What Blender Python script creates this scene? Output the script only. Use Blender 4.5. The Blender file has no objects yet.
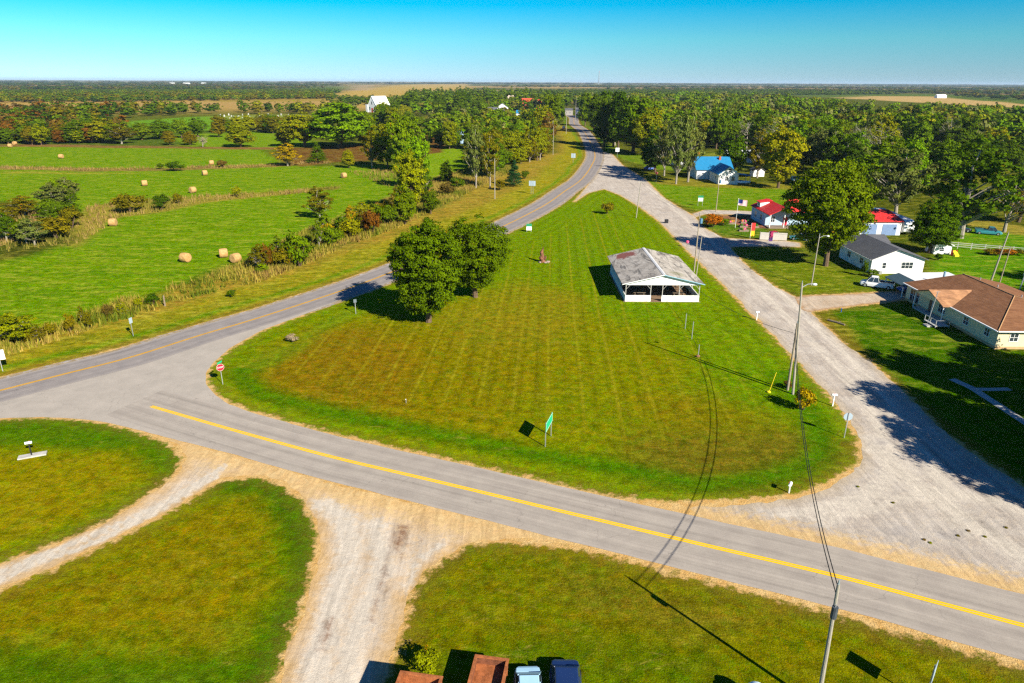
import bpy, math, random
import numpy as np
from mathutils import Vector, Matrix
from mathutils.geometry import delaunay_2d_cdt
R = math.radians
scene = bpy.context.scene
COL = scene.collection

# ------------------------------------------------------------------ camera
CAM_H, FPX = 32.0, 683.0
PITCH = math.atan((341.5-81.5)/FPX)
ROLL = R(0.28)

def g(px, py, z=0.0):
    """survey point: where a sight line of the aerial view meets the level z"""
    dx = (px-512)/FPX; dy = -(py-341.5)/FPX
    c, s = math.cos(ROLL), math.sin(ROLL)
    dx, dy = dx*c-dy*s, dx*s+dy*c
    fy = math.cos(PITCH)+dy*math.sin(PITCH); fz = -math.sin(PITCH)+dy*math.cos(PITCH)
    t = (CAM_H-z)/-fz
    return np.array([dx*t, fy*t])

def prj(x, y, z):
    x = np.asarray(x, float); y = np.asarray(y, float); z = z-CAM_H
    d = y*math.cos(PITCH)-z*math.sin(PITCH); u = y*math.sin(PITCH)+z*math.cos(PITCH)
    a = x/d; b = u/d
    c, s = math.cos(-ROLL), math.sin(-ROLL)
    a, b = a*c-b*s, a*s+b*c
    return 512+a*FPX, 341.5-b*FPX

def height_at(px, py, top):
    b = g(px, py); lo, hi = 0.0, 60.0
    for _ in range(40):
        m = (lo+hi)/2
        if prj(b[0], b[1], m)[1] > top: lo = m
        else: hi = m
    return lo

def gp(pts): return np.array([g(*p) for p in pts])

cd = bpy.data.cameras.new('camera'); cam = bpy.data.objects.new('camera', cd); COL.objects.link(cam)
cd.sensor_width = 36; cd.lens = FPX*36/1024; cd.clip_end = 90000; cd.clip_start = 0.5
cam.location = (0, 0, CAM_H)
fwd = Vector((0, math.cos(PITCH), -math.sin(PITCH)))
q = fwd.to_track_quat('-Z', 'Y')
cam.rotation_mode = 'QUATERNION'
cam.rotation_quaternion = Matrix.Rotation(-ROLL, 3, fwd).to_quaternion() @ q
scene.camera = cam

# ------------------------------------------------------------------ light
SUN_EL, SUN_AZ = 32.0, -51.0       # azimuth measured from +x towards +y
sd = Vector((math.cos(R(SUN_EL))*math.cos(R(SUN_AZ)), math.cos(R(SUN_EL))*math.sin(R(SUN_AZ)), math.sin(R(SUN_EL))))
sl = bpy.data.lights.new('sun', 'SUN'); sl.energy = 5.0; sl.angle = R(0.5); sl.color = (1.0, 0.93, 0.80)
so = bpy.data.objects.new('sun', sl); COL.objects.link(so); so.rotation_euler = (-sd).to_track_quat('-Z', 'Y').to_euler(); so.location = (60, -60, 90)
w = bpy.data.worlds.new('World'); scene.world = w; w.use_nodes = True
nt = w.node_tree; nt.nodes.clear()
def N(nt, t, **k):
    n = nt.nodes.new(t)
    for a, b in k.items(): setattr(n, a, b)
    return n
SKY_TINT = [(0, (1.85, 1.72, 1.25)), (1, (.22, .46, .85)), (.0085, (1.78, 1.76, 1.24)), (.052, (.94, 2.09, 1.50)), (.094, (.0, 1.85, 1.83)), (.3, (.14, .50, .98))]; SKY_SIDE = (1.05, .67)
wo = N(nt, 'ShaderNodeOutputWorld'); bg = N(nt, 'ShaderNodeBackground'); sky = N(nt, 'ShaderNodeTexSky')
sky.sky_type = 'NISHITA'; sky.sun_disc = False; sky.sun_elevation = R(SUN_EL); sky.sun_rotation = R(90-SUN_AZ)
sky.air_density = 1.0; sky.dust_density = 0.2; sky.ozone_density = 2.0; sky.altitude = 300
tc = N(nt, 'ShaderNodeTexCoord'); mp = N(nt, 'ShaderNodeMapping'); mp.vector_type = 'POINT'
mp.inputs['Scale'].default_value = (1, 1, 2.0); mp.inputs['Location'].default_value = (0, 0, 0.30)
nrm = N(nt, 'ShaderNodeVectorMath', operation='NORMALIZE')
nt.links.new(tc.outputs['Generated'], mp.inputs[0]); nt.links.new(mp.outputs[0], nrm.inputs[0]); nt.links.new(nrm.outputs[0], sky.inputs[0])

sxyz = N(nt, 'ShaderNodeSeparateXYZ'); nt.links.new(tc.outputs['Generated'], sxyz.inputs[0])
tint = N(nt, 'ShaderNodeValToRGB'); nt.links.new(sxyz.outputs[2], tint.inputs[0])
for i_, (p_, c_) in enumerate(SKY_TINT):
    if i_ < 2: e_ = tint.color_ramp.elements[i_]; e_.position = p_
    else: e_ = tint.color_ramp.elements.new(p_)
    e_.color = (*c_, 1)
side = N(nt, 'ShaderNodeMapRange'); nt.links.new(sxyz.outputs[0], side.inputs[0])
for i_, v_ in enumerate((-.6, .6, *SKY_SIDE)): side.inputs[i_+1].default_value = v_
mul = N(nt, 'ShaderNodeMix', data_type='RGBA', blend_type='MULTIPLY'); mul.inputs[0].default_value = 1
nt.links.new(sky.outputs[0], mul.inputs[6]); nt.links.new(tint.outputs[0], mul.inputs[7])
sc_ = N(nt, 'ShaderNodeVectorMath', operation='SCALE'); nt.links.new(mul.outputs[2], sc_.inputs[0]); nt.links.new(side.outputs[0], sc_.inputs['Scale'])
nt.links.new(sc_.outputs[0], bg.inputs[0]); nt.links.new(bg.outputs[0], wo.inputs[0])
bg.inputs[1].default_value = 0.09
vs = scene.view_settings; vs.view_transform = 'Standard'; vs.look = 'None'; vs.gamma = 1; vs.exposure = 1.0; vs.use_curve_mapping = False
scene.render.engine = 'CYCLES'
cy = scene.cycles
cy.max_bounces = 6; cy.diffuse_bounces = 2; cy.glossy_bounces = 2; cy.transparent_max_bounces = 8; cy.volume_bounces = 0; cy.use_denoising = False; cy.sample_clamp_indirect = 2; cy.sample_clamp_direct = 1.6; cy.filter_width = 1.35

# ------------------------------------------------------------------ materials
def L(r, g_, b, k=1.6):
    """surface albedo from the shade a sunlit sample of it shows (8-bit)"""
    f = lambda v: (v/255/12.92) if v/255 <= 0.04045 else ((v/255+0.055)/1.055)**2.4
    return tuple(min(0.85, f(v)/k) for v in (r, g_, b))
def C4(c): return (c[0], c[1], c[2], 1)

class MT:
    def __init__(s, name, rough=0.85, spec=0.2):
        s.m = bpy.data.materials.new(name); s.m.use_nodes = True
        s.nt = s.m.node_tree; s.nt.nodes.clear()
        s.out = s.n('ShaderNodeOutputMaterial'); s.b = s.n('ShaderNodeBsdfPrincipled')
        s.b.inputs['Roughness'].default_value = rough; s.b.inputs['Specular IOR Level'].default_value = spec
        s.l(s.b.outputs[0], s.out.inputs[0]); s._geo = None
    def n(s, t, **k): return N(s.nt, t, **k)
    def l(s, a, b): s.nt.links.new(a, b)
    def pos(s, scale=(1, 1, 1), obj=False):
        if obj: src = s.n('ShaderNodeTexCoord').outputs['Object']
        else: src = s.n('ShaderNodeNewGeometry').outputs['Position']
        m = s.n('ShaderNodeMapping'); m.inputs['Scale'].default_value = scale
        s.l(src, m.inputs[0]); return m.outputs[0]
    def noise(s, scale, detail=4, rough=0.6, vec=None, dist=0.0):
        n = s.n('ShaderNodeTexNoise'); n.inputs['Scale'].default_value = scale; n.inputs['Detail'].default_value = detail
        n.inputs['Roughness'].default_value = rough; n.inputs['Distortion'].default_value = dist
        s.l(vec if vec is not None else s.pos(), n.inputs['Vector']); return n.outputs['Fac']
    def rng(s, v, a, b, c=0., d=1., smooth=False):
        n = s.n('ShaderNodeMapRange'); n.clamp = True
        if smooth: n.interpolation_type = 'SMOOTHSTEP'
        s.l(v, n.inputs[0])
        for i, x in enumerate((a, b, c, d)): n.inputs[i+1].default_value = x
        return n.outputs[0]
    def math(s, op, a, b=None):
        n = s.n('ShaderNodeMath', operation=op)
        for i, x in enumerate((a, b)):
            if x is None: continue
            if isinstance(x, (int, float)): n.inputs[i].default_value = x
            else: s.l(x, n.inputs[i])
        return n.outputs[0]
    def mix(s, f, a, b, mode='MIX'):
        n = s.n('ShaderNodeMix', data_type='RGBA', blend_type=mode)
        for i, x in ((0, f), (6, a), (7, b)):
            if isinstance(x, (int, float)): n.inputs[i].default_value = x
            elif isinstance(x, tuple): n.inputs[i].default_value = C4(x)
            else: s.l(x, n.inputs[i])
        return n.outputs[2]
    def scale(s, c, f):
        n = s.n('ShaderNodeVectorMath', operation='SCALE')
        if isinstance(c, tuple): n.inputs[0].default_value = c
        else: s.l(c, n.inputs[0])
        s.l(f, n.inputs['Scale']); return n.outputs[0]
    def attr(s, name, typ='GEOMETRY'):
        n = s.n('ShaderNodeAttribute', attribute_name=name, attribute_type=typ); return n
    def bump(s, h, strength=0.4, dist=0.05):
        n = s.n('ShaderNodeBump'); n.inputs['Strength'].default_value = strength; n.inputs['Distance'].default_value = dist
        s.l(h, n.inputs['Height']); s.l(n.outputs[0], s.b.inputs['Normal'])
    def color(s, c):
        if isinstance(c, tuple): s.b.inputs['Base Color'].default_value = C4(c)
        else: s.l(c, s.b.inputs['Base Color'])
        return s

_mc = {}
def mat(name, c, rough=0.7, var=0.15, nscale=3.0, spec=0.25, metal=0.0, stretch=(1, 1, 1), bump=0.0):
    """plain surface with procedural mottling"""
    if name in _mc: return _mc[name]
    M = MT(name, rough, spec); M.b.inputs['Metallic'].default_value = metal
    v = M.pos(stretch, obj=True)
    a = M.noise(nscale, 5, 0.65, v); b_ = M.noise(nscale*7, 3, 0.6, v)
    f = M.math('ADD', M.rng(a, 0.3, 0.7, 1-var, 1+var), M.rng(b_, 0.3, 0.7, -var*0.5, var*0.5))
    M.color(M.scale(c, f))
    if bump: M.bump(b_, bump, 0.03)
    _mc[name] = M.m; return M.m

def siding(name, c, pitch=0.18, vertical=False, depth=0.6):
    if name in _mc: return _mc[name]
    M = MT(name, 0.6, 0.2)
    v = M.pos((1, 1, 1), obj=True); sp = M.n('ShaderNodeSeparateXYZ'); M.l(v, sp.inputs[0])
    if vertical: t = M.math('ADD', sp.outputs[0], sp.outputs[1])
    else: t = sp.outputs[2]
    fr = M.math('FRACT', M.math('DIVIDE', t, pitch))
    line = M.rng(fr, 0.0, 0.16, 0.72, 1.0)
    a = M.noise(1.2, 4, 0.6, v)
    M.color(M.scale(c, M.math('MULTIPLY', line, M.rng(a, 0.3, 0.7, 0.88, 1.05))))
    M.bump(fr, depth, 0.02); _mc[name] = M.m; return M.m

def shingle(name, c1, c2, scale=1.0, var=0.5):
    if name in _mc: return _mc[name]
    M = MT(name, 0.9, 0.1); v = M.pos((1, 1, 1), obj=True)
    br = M.n('ShaderNodeTexBrick'); br.inputs['Scale'].default_value = 1.0; br.inputs['Brick Width'].default_value = 0.9*scale
    br.inputs['Row Height'].default_value = 0.16*scale*1.0; br.inputs['Mortar Size'].default_value = 0.012; br.inputs['Color1'].default_value = C4(c1)
    br.inputs['Color2'].default_value = C4(c2); br.inputs['Mortar'].default_value = C4(tuple(x*0.6 for x in c1))
    uv = M.n('ShaderNodeUVMap'); M.l(uv.outputs[0], br.inputs['Vector'])
    n1 = M.noise(0.7, 6, 0.7, v, 0.6); f = M.rng(n1, 0.3, 0.7, 1-var*0.5, 1+var*0.4)
    M.color(M.scale(br.outputs[0], f)); M.bump(br.outputs[1], 0.3, 0.02); _mc[name] = M.m; return M.m

# ------------------------------------------------------------------ mesh collector
def link(o, parent=None):
    COL.objects.link(o)
    if parent is not None: o.parent = parent
    return o
def tag(o, label=None, cat=None, group=None, kind=None):
    if label: o['label'] = label
    if cat: o['category'] = cat
    if group: o['group'] = group
    if kind: o['kind'] = kind
    return o
def thing(name, label, cat, loc, rz=0.0, group=None):
    o = bpy.data.objects.new(name, None); o.empty_display_size = 0.3
    o.location = (loc[0], loc[1], loc[2] if len(loc) > 2 else 0); o.rotation_euler = (0, 0, rz)
    link(o); return tag(o, label, cat, group)
def copy_tree(o, parent=None):
    c = o.copy(); COL.objects.link(c); c.parent = parent
    for ch in list(o.children): copy_tree(ch, c)
    return c

class MB:
    def __init__(s): s.v = []; s.f = []; s.uv = []
    def add(s, vs_, fs):
        b = len(s.v); s.v += [tuple(map(float, p)) for p in vs_]; s.f += [tuple(i+b for i in f) for f in fs]; return s
    def box(s, x0, x1, y0, y1, z0, z1):
        return s.add([(x0, y0, z0), (x1, y0, z0), (x1, y1, z0), (x0, y1, z0), (x0, y0, z1), (x1, y0, z1), (x1, y1, z1), (x0, y1, z1)],
                     [(0, 3, 2, 1), (4, 5, 6, 7), (0, 1, 5, 4), (1, 2, 6, 5), (2, 3, 7, 6), (3, 0, 4, 7)])
    def hexa(s, lo, hi):
        """eight corners: four below, four above, both counter-clockwise"""
        return s.add(list(lo)+list(hi), [(0, 3, 2, 1), (4, 5, 6, 7), (0, 1, 5, 4), (1, 2, 6, 5), (2, 3, 7, 6), (3, 0, 4, 7)])
    def prism(s, poly, z0, z1):
        n = len(poly); vv = [(p[0], p[1], z0) for p in poly]+[(p[0], p[1], z1) for p in poly]
        ff = [tuple(range(n-1, -1, -1)), tuple(range(n, 2*n))]+[(i, (i+1) % n, n+(i+1) % n, n+i) for i in range(n)]
        return s.add(vv, ff)
    def plate(s, poly, axis, a0, a1):
        """polygon in a vertical plane, thickened along axis ('x' or 'y')"""
        n = len(poly)
        if axis == 'x': vv = [(a0, p[0], p[1]) for p in poly]+[(a1, p[0], p[1]) for p in poly]
        else: vv = [(p[0], a0, p[1]) for p in poly]+[(p[0], a1, p[1]) for p in poly]
        return s.add(vv, [tuple(range(n-1, -1, -1)), tuple(range(n, 2*n))]+[(i, (i+1) % n, n+(i+1) % n, n+i) for i in range(n)])
    def tube(s, pts, r, n=8, cap=True):
        pts = [Vector(p) for p in pts]; rs = r if isinstance(r, (list, tuple)) else [r]*len(pts)
        b = len(s.v); m = len(pts); vv = []; ff = []
        for i, p in enumerate(pts):
            d = (pts[min(i+1, m-1)]-pts[max(i-1, 0)]).normalized()
            u = d.orthogonal().normalized() if i == 0 else (u-d*u.dot(d)).normalized()
            v_ = d.cross(u)
            for k in range(n):
                a = 2*math.pi*k/n; vv.append(p+(u*math.cos(a)+v_*math.sin(a))*rs[i])
        for i in range(m-1):
            for k in range(n): ff.append((i*n+k, i*n+(k+1) % n, (i+1)*n+(k+1) % n, (i+1)*n+k))
        if cap: ff += [tuple(range(n-1, -1, -1)), tuple(range((m-1)*n, m*n))]
        return s.add(vv, ff)
    def loft(s, rings, cap=True):
        n = len(rings[0]); vv = [p for r_ in rings for p in r_]; m = len(rings)
        ff = [(i*n+k, i*n+(k+1) % n, (i+1)*n+(k+1) % n, (i+1)*n+k) for i in range(m-1) for k in range(n)]
        if cap: ff += [tuple(range(n-1, -1, -1)), tuple(range((m-1)*n, m*n))]
        return s.add(vv, ff)
    def blob(s, c, r, seed=0, n=10, m=7, rough=0.15):
        rr = random.Random(seed); rings = []
        for i in range(m+1):
            t = math.pi*i/m; k = max(math.sin(t), 0.03)
            rings.append([(c[0]+r[0]*k*math.cos(a)*(q := 1+rr.uniform(-rough, rough)), c[1]+r[1]*k*math.sin(a)*q, c[2]-r[2]*math.cos(t)*(1+rr.uniform(-rough, rough)*0.5))
                          for a in [2*math.pi*j/n for j in range(n)]])
        return s.loft(rings)
    def mesh(s, name, m, smooth=False):
        me = bpy.data.meshes.new(name); me.from_pydata(s.v, [], s.f); me.update()
        if m: me.materials.append(m)
        if smooth: me.polygons.foreach_set('use_smooth', [True]*len(me.polygons))
        return me
    def build(s, name, m, parent=None, loc=None, smooth=False, bevel=0.0, fixn=True):
        me = s.mesh(name, m, smooth)
        if fixn:
            import bmesh
            bm = bmesh.new(); bm.from_mesh(me); bmesh.ops.recalc_face_normals(bm, faces=bm.faces); bm.to_mesh(me); bm.free()
        o = bpy.data.objects.new(name, me); link(o, parent)
        if loc is not None: o.location = loc
        if bevel:
            md = o.modifiers.new('bevel', 'BEVEL'); md.width = bevel; md.segments = 2; md.limit_method = 'ANGLE'; md.angle_limit = R(40)
        return o

def slope_uv(o, s=1.0):
    """roof coordinates: along the eave and up the slope"""
    me = o.data; uv = me.uv_layers.new(name='UVMap')
    for p in me.polygons:
        n = p.normal; h = Vector((-n.y, n.x, 0))
        if h.length < 1e-3: h = Vector((1, 0, 0))
        h.normalize(); u = n.cross(h)
        for li in p.loop_indices:
            c = me.vertices[me.loops[li].vertex_index].co
            uv.data[li].uv = (c.dot(h)*s, c.dot(u)*s)
    return o

# ------------------------------------------------------------------ polygon maths
def sdf(P, poly):
    """signed distance to a closed polygon, negative inside"""
    poly = np.asarray(poly, float); d = np.full(len(P), 1e18); ins = np.zeros(len(P), bool)
    x, y = P[:, 0], P[:, 1]
    for i in range(len(poly)):
        a, b = poly[i], poly[(i+1) % len(poly)]
        e = b-a; ww = P-a; t = np.clip((ww@e)/max(e@e, 1e-12), 0, 1)
        q_ = ww-t[:, None]*e; d = np.minimum(d, (q_**2).sum(1))
        c = ((a[1] <= y) & (b[1] > y)) | ((b[1] <= y) & (a[1] > y))
        if abs(b[1]-a[1]) > 1e-12:
            xi = a[0]+(y-a[1])/(b[1]-a[1])*(b[0]-a[0]); ins ^= c & (x < xi)
    d = np.sqrt(d); return np.where(ins, -d, d)
def inpoly(x, y, poly):
    r_ = False; n = len(poly)
    for i in range(n):
        a, b = poly[i], poly[(i+1) % n]
        if (a[1] > y) != (b[1] > y) and x < (b[0]-a[0])*(y-a[1])/(b[1]-a[1])+a[0]: r_ = not r_
    return r_
_rs = np.random.RandomState(7); _lat = _rs.rand(256, 256)
def vnoise(x, y):
    xi = np.floor(x).astype(int); yi = np.floor(y).astype(int); fx = x-xi; fy = y-yi
    fx = fx*fx*(3-2*fx); fy = fy*fy*(3-2*fy)
    L_ = lambda a, b: _lat[a % 256, b % 256]
    return (L_(xi, yi)*(1-fx)+L_(xi+1, yi)*fx)*(1-fy)+(L_(xi, yi+1)*(1-fx)+L_(xi+1, yi+1)*fx)*fy
def fbm(x, y, o=4):
    s_ = 0; a = 0.5
    for k in range(o): s_ = s_+a*vnoise(x*2**k+17*k, y*2**k+31*k); a *= 0.5
    return s_
def catmull(P, n=12, closed=False):
    P = [np.array(p, float) for p in P]; out = []; m = len(P)
    rngi = range(m) if closed else range(m-1)
    for i in rngi:
        if closed: p0, p1, p2, p3 = P[(i-1) % m], P[i], P[(i+1) % m], P[(i+2) % m]
        else: p0, p1, p2, p3 = P[max(i-1, 0)], P[i], P[i+1], P[min(i+2, m-1)]
        for k in range(n):
            t = k/n; out.append(0.5*((2*p1)+(-p0+p2)*t+(2*p0-5*p1+4*p2-p3)*t*t+(-p0+3*p1-3*p2+p3)*t**3))
    if not closed: out.append(P[-1])
    return np.array(out)
def resample(P, step):
    d = np.r_[0, np.cumsum(np.hypot(*np.diff(P, axis=0).T))]; n = max(2, int(d[-1]/step)+1); t = np.linspace(0, d[-1], n)
    return np.c_[np.interp(t, d, P[:, 0]), np.interp(t, d, P[:, 1])]
def offset(P, o):
    T = np.gradient(P, axis=0); T /= np.hypot(T[:, 0], T[:, 1])[:, None]
    return P+np.c_[-T[:, 1], T[:, 0]]*np.asarray(o).reshape(-1, 1)

# ------------------------------------------------------------------ surveyed outlines
hwy_mid = gp([(0, 390.7), (65, 374), (131.7, 357), (200, 335.4), (260, 317.5), (345, 289.6), (392.8, 271.7), (445, 250.5), (496.5, 229.5), (543.5, 205.9), (563.8, 191.9), (581.6, 179.2), (591.7, 165.2), (595, 155), (591, 143.6), (583.5, 131), (574.5, 124)])
hwy_mid = np.vstack([hwy_mid[0]+(hwy_mid[0]-hwy_mid[1])*6, hwy_mid, hwy_mid[-1]+np.array([8, 130]), hwy_mid[-1]+np.array([2, 320])])
hwy = resample(catmull(hwy_mid, 14), 1.5)
cty_mid = gp([(155, 407.5), (240, 432), (332, 457), (430, 480), (560, 511), (690, 541.8), (842, 577.5), (1024, 625.7)])
cty_mid = np.vstack([cty_mid[0]+(cty_mid[0]-cty_mid[1])*0.75, cty_mid, cty_mid[-1]+(cty_mid[-1]-cty_mid[-2])*5])
cty = resample(catmull(cty_mid, 14), 1.2)
ISL = [(201.5, 378), (203, 370), (210.7, 361), (229, 345), (260, 328), (281, 319.5), (338, 301.5), (398, 279.5), (445, 259), (505, 234), (526, 224), (556, 208.5), (576, 195), (589, 189), (604.4, 186.5), (622, 192), (642.5, 204.6), (662.8, 219.8), (690.8, 249.6), (709, 265.4), (740.8, 299), (758.6, 316), (782, 338.6), (809, 365.3), (829.9, 390.6), (853.6, 417.3), (865.5, 439.5), (868.5, 460), (862.5, 475), (846, 487.5), (818, 499), (780, 508), (744, 511), (712, 514), (678, 508.5), (600, 491), (544, 481.5), (500, 472.8), (384.9, 447.7), (292.7, 426.7), (240, 411.5), (226, 406), (211, 394), (203.5, 386)]
ISLW = catmull(gp(ISL), 6, True)
JUNC = gp([(-60, 405), (0, 389), (131.7, 358), (230, 330), (300, 308), (338, 301), (300, 316), (262, 330), (230, 348), (214, 362), (206, 372), (206, 384), (214, 394), (228, 404), (250, 412), (292, 424), (292, 440), (260, 461), (210.8, 448.5), (158, 435.4), (110.6, 423), (79, 418.5), (40, 417), (0, 418.3), (-60, 421), (-200, 440)])
EAST = gp([(574, 202), (596, 176), (601, 160), (604, 152), (612, 154), (622, 165), (645, 179), (662.8, 197), (680.6, 208.4), (694, 216), (703.5, 227.4), (722, 237.5), (725, 241), (733, 252), (749.7, 268.4), (776.4, 287.7), (791, 295), (800, 300), (812, 313), (829.9, 330.7), (847.7, 347), (868.5, 360), (880, 371), (913, 401), (945.6, 433.6), (987, 463), (1024, 486), (1100, 540), (1200, 600), (1150, 640), (1024, 594), (868.9, 558), (744, 528), (700, 517), (690, 508), (744, 505), (800, 498), (845, 480), (862, 462), (860, 440), (848, 417), (826, 390.6), (780, 342), (730, 291), (690, 253), (660, 222), (640, 207), (620, 195), (604, 189), (588, 193)])
WDRIVE = gp([(795, 298), (803, 296), (840, 294.5), (880, 292), (908, 291), (912, 299), (904, 300), (860, 305), (809, 312), (800, 309)])
GDRIVE = gp([(692, 214), (705, 210), (730, 210.5), (756, 211.5), (757, 215), (730, 214.5), (706, 214), (696, 217)])
YDRIVE = gp([(722, 238), (760, 240), (785, 241), (800, 243), (800, 247), (770, 246), (728, 247)])
DIRT1 = gp([(340, 486), (260, 462.4), (210.8, 449.5), (168, 437.5), (182, 449), (186, 459), (179, 473), (158, 489), (126, 511), (104, 524.6), (59.5, 544), (0, 565), (-80, 592), (-80, 625), (0, 588.5), (53.5, 566), (98, 545.4), (148.7, 521.6), (190, 497.8), (221, 478.5), (260, 475), (283.8, 481.5), (304.6, 498), (316.5, 519), (320, 548), (313.5, 584), (298, 629), (277, 685), (255, 730), (350, 740), (382, 683), (389, 658), (399, 632), (405, 599), (420, 575), (444, 555), (468, 543), (507, 538), (560, 541.5), (560, 537.5), (497.9, 523.4)])
PAVED = [offset(hwy, 4.0).tolist()+offset(hwy, -4.0).tolist()[::-1], offset(cty, 3.4).tolist()+offset(cty, -3.4).tolist()[::-1], JUNC]
GRAVEL = [EAST, WDRIVE, GDRIVE, YDRIVE, DIRT1]

# ------------------------------------------------------------------ ground
def build_ground():
    ys = [-60.0, -30, -10, 5, 15, 20, 24]
    while ys[-1] < 25000:
        y = ys[-1]; px_ = max(0.0, prj(0, y, 0)[1]-prj(0, y+1.0, 0)[1]); ys.append(y+min(max(0.5, 0.8/max(px_, 1e-6)), max(0.5, y*0.12)))
    ys.append(40000)
    xs = [0.0]; st = 0.55
    while xs[-1] < 30000:
        if xs[-1] > 62: st *= 1.03
        xs.append(xs[-1]+st)
    xs = np.array([-v for v in xs[:0:-1]]+xs); ys = np.array(ys)
    X, Y = np.meshgrid(xs, ys); P = np.c_[X.ravel(), Y.ravel()]; n = len(P); nx, ny = len(xs), len(ys)
    me = bpy.data.meshes.new('ground'); me.vertices.add(n)
    me.vertices.foreach_set('co', np.c_[P, np.zeros(n)].astype(np.float32).ravel())
    I = np.arange(n).reshape(ny, nx); F = np.stack([I[:-1, :-1], I[:-1, 1:], I[1:, 1:], I[1:, :-1]], -1).reshape(-1, 4)
    me.loops.add(F.size); me.loops.foreach_set('vertex_index', F.ravel().astype(np.int32))
    me.polygons.add(len(F)); me.polygons.foreach_set('loop_start', np.arange(0, F.size, 4, dtype=np.int32)); me.polygons.foreach_set('loop_total', np.full(len(F), 4, np.int32))
    me.update(calc_edges=True)
    near = (np.abs(P[:, 0]) < 400) & (P[:, 1] < 900)
    def sd_(polys):
        d = np.full(n, 60.0); Q = P[near]; dd = np.full(len(Q), 1e9)
        for p in polys: dd = np.minimum(dd, sdf(Q, p))
        d[near] = np.clip(dd, -60, 60); return d
    hwp = resample(hwy, 8); ctp = resample(cty, 8)
    d_hwy = sd_([offset(hwp, 4.0).tolist()+offset(hwp, -4.0).tolist()[::-1]])
    d_cty = sd_([offset(ctp, 3.4).tolist()+offset(ctp, -3.4).tolist()[::-1]])
    d_pave = np.minimum(np.minimum(d_hwy, d_cty), sd_([JUNC]))
    d_grav = sd_(GRAVEL)
    d_all = np.minimum(d_pave, d_grav)
    d_isl = sd_([gp(ISL)])
    # --- cover colours
    warp = np.c_[fbm(P[:, 0]*.05+9, P[:, 1]*.05)-.47, fbm(P[:, 0]*.05, P[:, 1]*.05+50)-.47]
    dist = np.hypot(P[:, 0], P[:, 1])
    col = np.tile(np.array(L(96, 105, 25)), (n, 1))
    # far country: a patchwork of crops, stubble and pasture
    cells = vnoise(P[:, 0]/420+3, P[:, 1]/900+11); c2 = vnoise(P[:, 0]/260+40, P[:, 1]/600+70)
    far = np.clip((dist-750)/200, 0, 1)[:, None]
    patch = np.where((cells > .70)[:, None], np.array(L(205, 160, 100)), np.where((c2 > .68)[:, None], np.array(L(150, 125, 70)), np.where((cells < .3)[:, None], np.array(L(80, 110, 30)), np.array(L(88, 92, 40)))))
    col = col*(1-far)+patch*far
    def paint(poly, c, soft=1.5, amp=6.0, alpha=1.0, world=False):
        nonlocal col
        pw = np.array(poly) if world else gp(poly)
        lo = pw.min(0)-amp-soft*3; hi = pw.max(0)+amp+soft*3
        m = (P[:, 0] > lo[0]) & (P[:, 0] < hi[0]) & (P[:, 1] > lo[1]) & (P[:, 1] < hi[1])
        if not m.any(): return
        d = sdf(P[m]+warp[m]*amp*2, pw); a = np.clip(0.5-d/(2*soft), 0, 1); a = (a*a*(3-2*a)*alpha)[:, None]
        col[m] = col[m]*(1-a)+np.array(c)*a
    mead = L(122, 158, 4); mead2 = L(132, 166, 4)
    # left meadows
    paint([(-250, 320), (-60, 148), (0, 147), (170, 147), (262, 150), (300, 166), (420, 165), (470, 150), (520, 150), (480, 178), (440, 200), (400, 225), (300, 245), (240, 262), (140, 300), (0, 345), (-250, 400)], mead, 2, 5)
    paint([(-60, 132), (0, 130), (170, 128), (300, 125), (300, 146), (0, 146), (-60, 146)], L(75, 105, 25), 4, 10)
    paint([(122, 122), (170, 118), (212, 116), (235, 119), (240, 130), (170, 131), (130, 127)], L(110, 165, 30), 5, 10)
    paint([(175, 135), (260, 132), (300, 133), (330, 150), (250, 150), (180, 146)], mead, 3, 8)
    paint([(213, 116), (305, 114), (310, 128), (240, 131)], L(150, 160, 75), 4, 6)
    paint([(400, 152), (470, 148), (485, 158), (470, 172), (430, 182), (415, 176)], mead2, 2, 4)
    paint([(0, 166), (90, 168), (170, 168), (262, 164.5), (330, 161), (330, 163), (262, 167.5), (170, 170.5), (90, 171), (0, 169.5)], L(150, 125, 65), .8, 3)
    paint([(0, 171), (90, 172.5), (140, 173), (140, 174), (0, 173.5)], L(170, 165, 50), 1, 3)
    paint([(-20, 144.5), (90, 145), (170, 146.5), (262, 147.5), (300, 147), (300, 150), (250, 149.5), (150, 148.2), (0, 146.5)], L(150, 105, 65), 1, 3)
    paint([(56, 246), (70, 225), (90, 205), (122, 202), (200, 196), (262, 192.5), (340, 187), (340, 190), (262, 197), (200, 203), (160, 212), (120, 217), (100, 232), (70, 248)], L(165, 150, 55), 1.5, 4)
    paint([(-20, 200), (40, 205), (75, 210), (72, 240), (30, 256), (-20, 262)], L(80, 85, 25), 3, 4)
    # ditch and verge north of the highway
    paint([(-250, 430), (-100, 380), (0, 343), (60, 328), (130, 300), (200, 283), (262, 258), (290, 240), (330, 222), (380, 205), (410, 190), (440, 178), (480, 165), (500, 160), (530, 150), (552, 138), (556, 126), (566, 126), (590, 148), (590, 170), (505, 218), (393, 264), (260, 308), (131, 346), (0, 382), (-250, 460)], L(176, 146, 50), 2.0, 3)
    paint([(-250, 440), (-100, 395), (0, 360), (130, 318), (262, 280), (395, 238), (480, 205), (540, 176), (564, 150), (562, 132), (574, 132), (590, 148), (590, 170), (505, 218), (393, 264), (260, 308), (131, 346), (0, 382), (-250, 460)], L(168, 156, 28), 2.5, 3)
    paint([(262, 258), (300, 236), (380, 203), (440, 177), (500, 160), (520, 166), (470, 190), (440, 205), (400, 225), (330, 250), (280, 268)], L(125, 120, 50), 2, 4)
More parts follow.
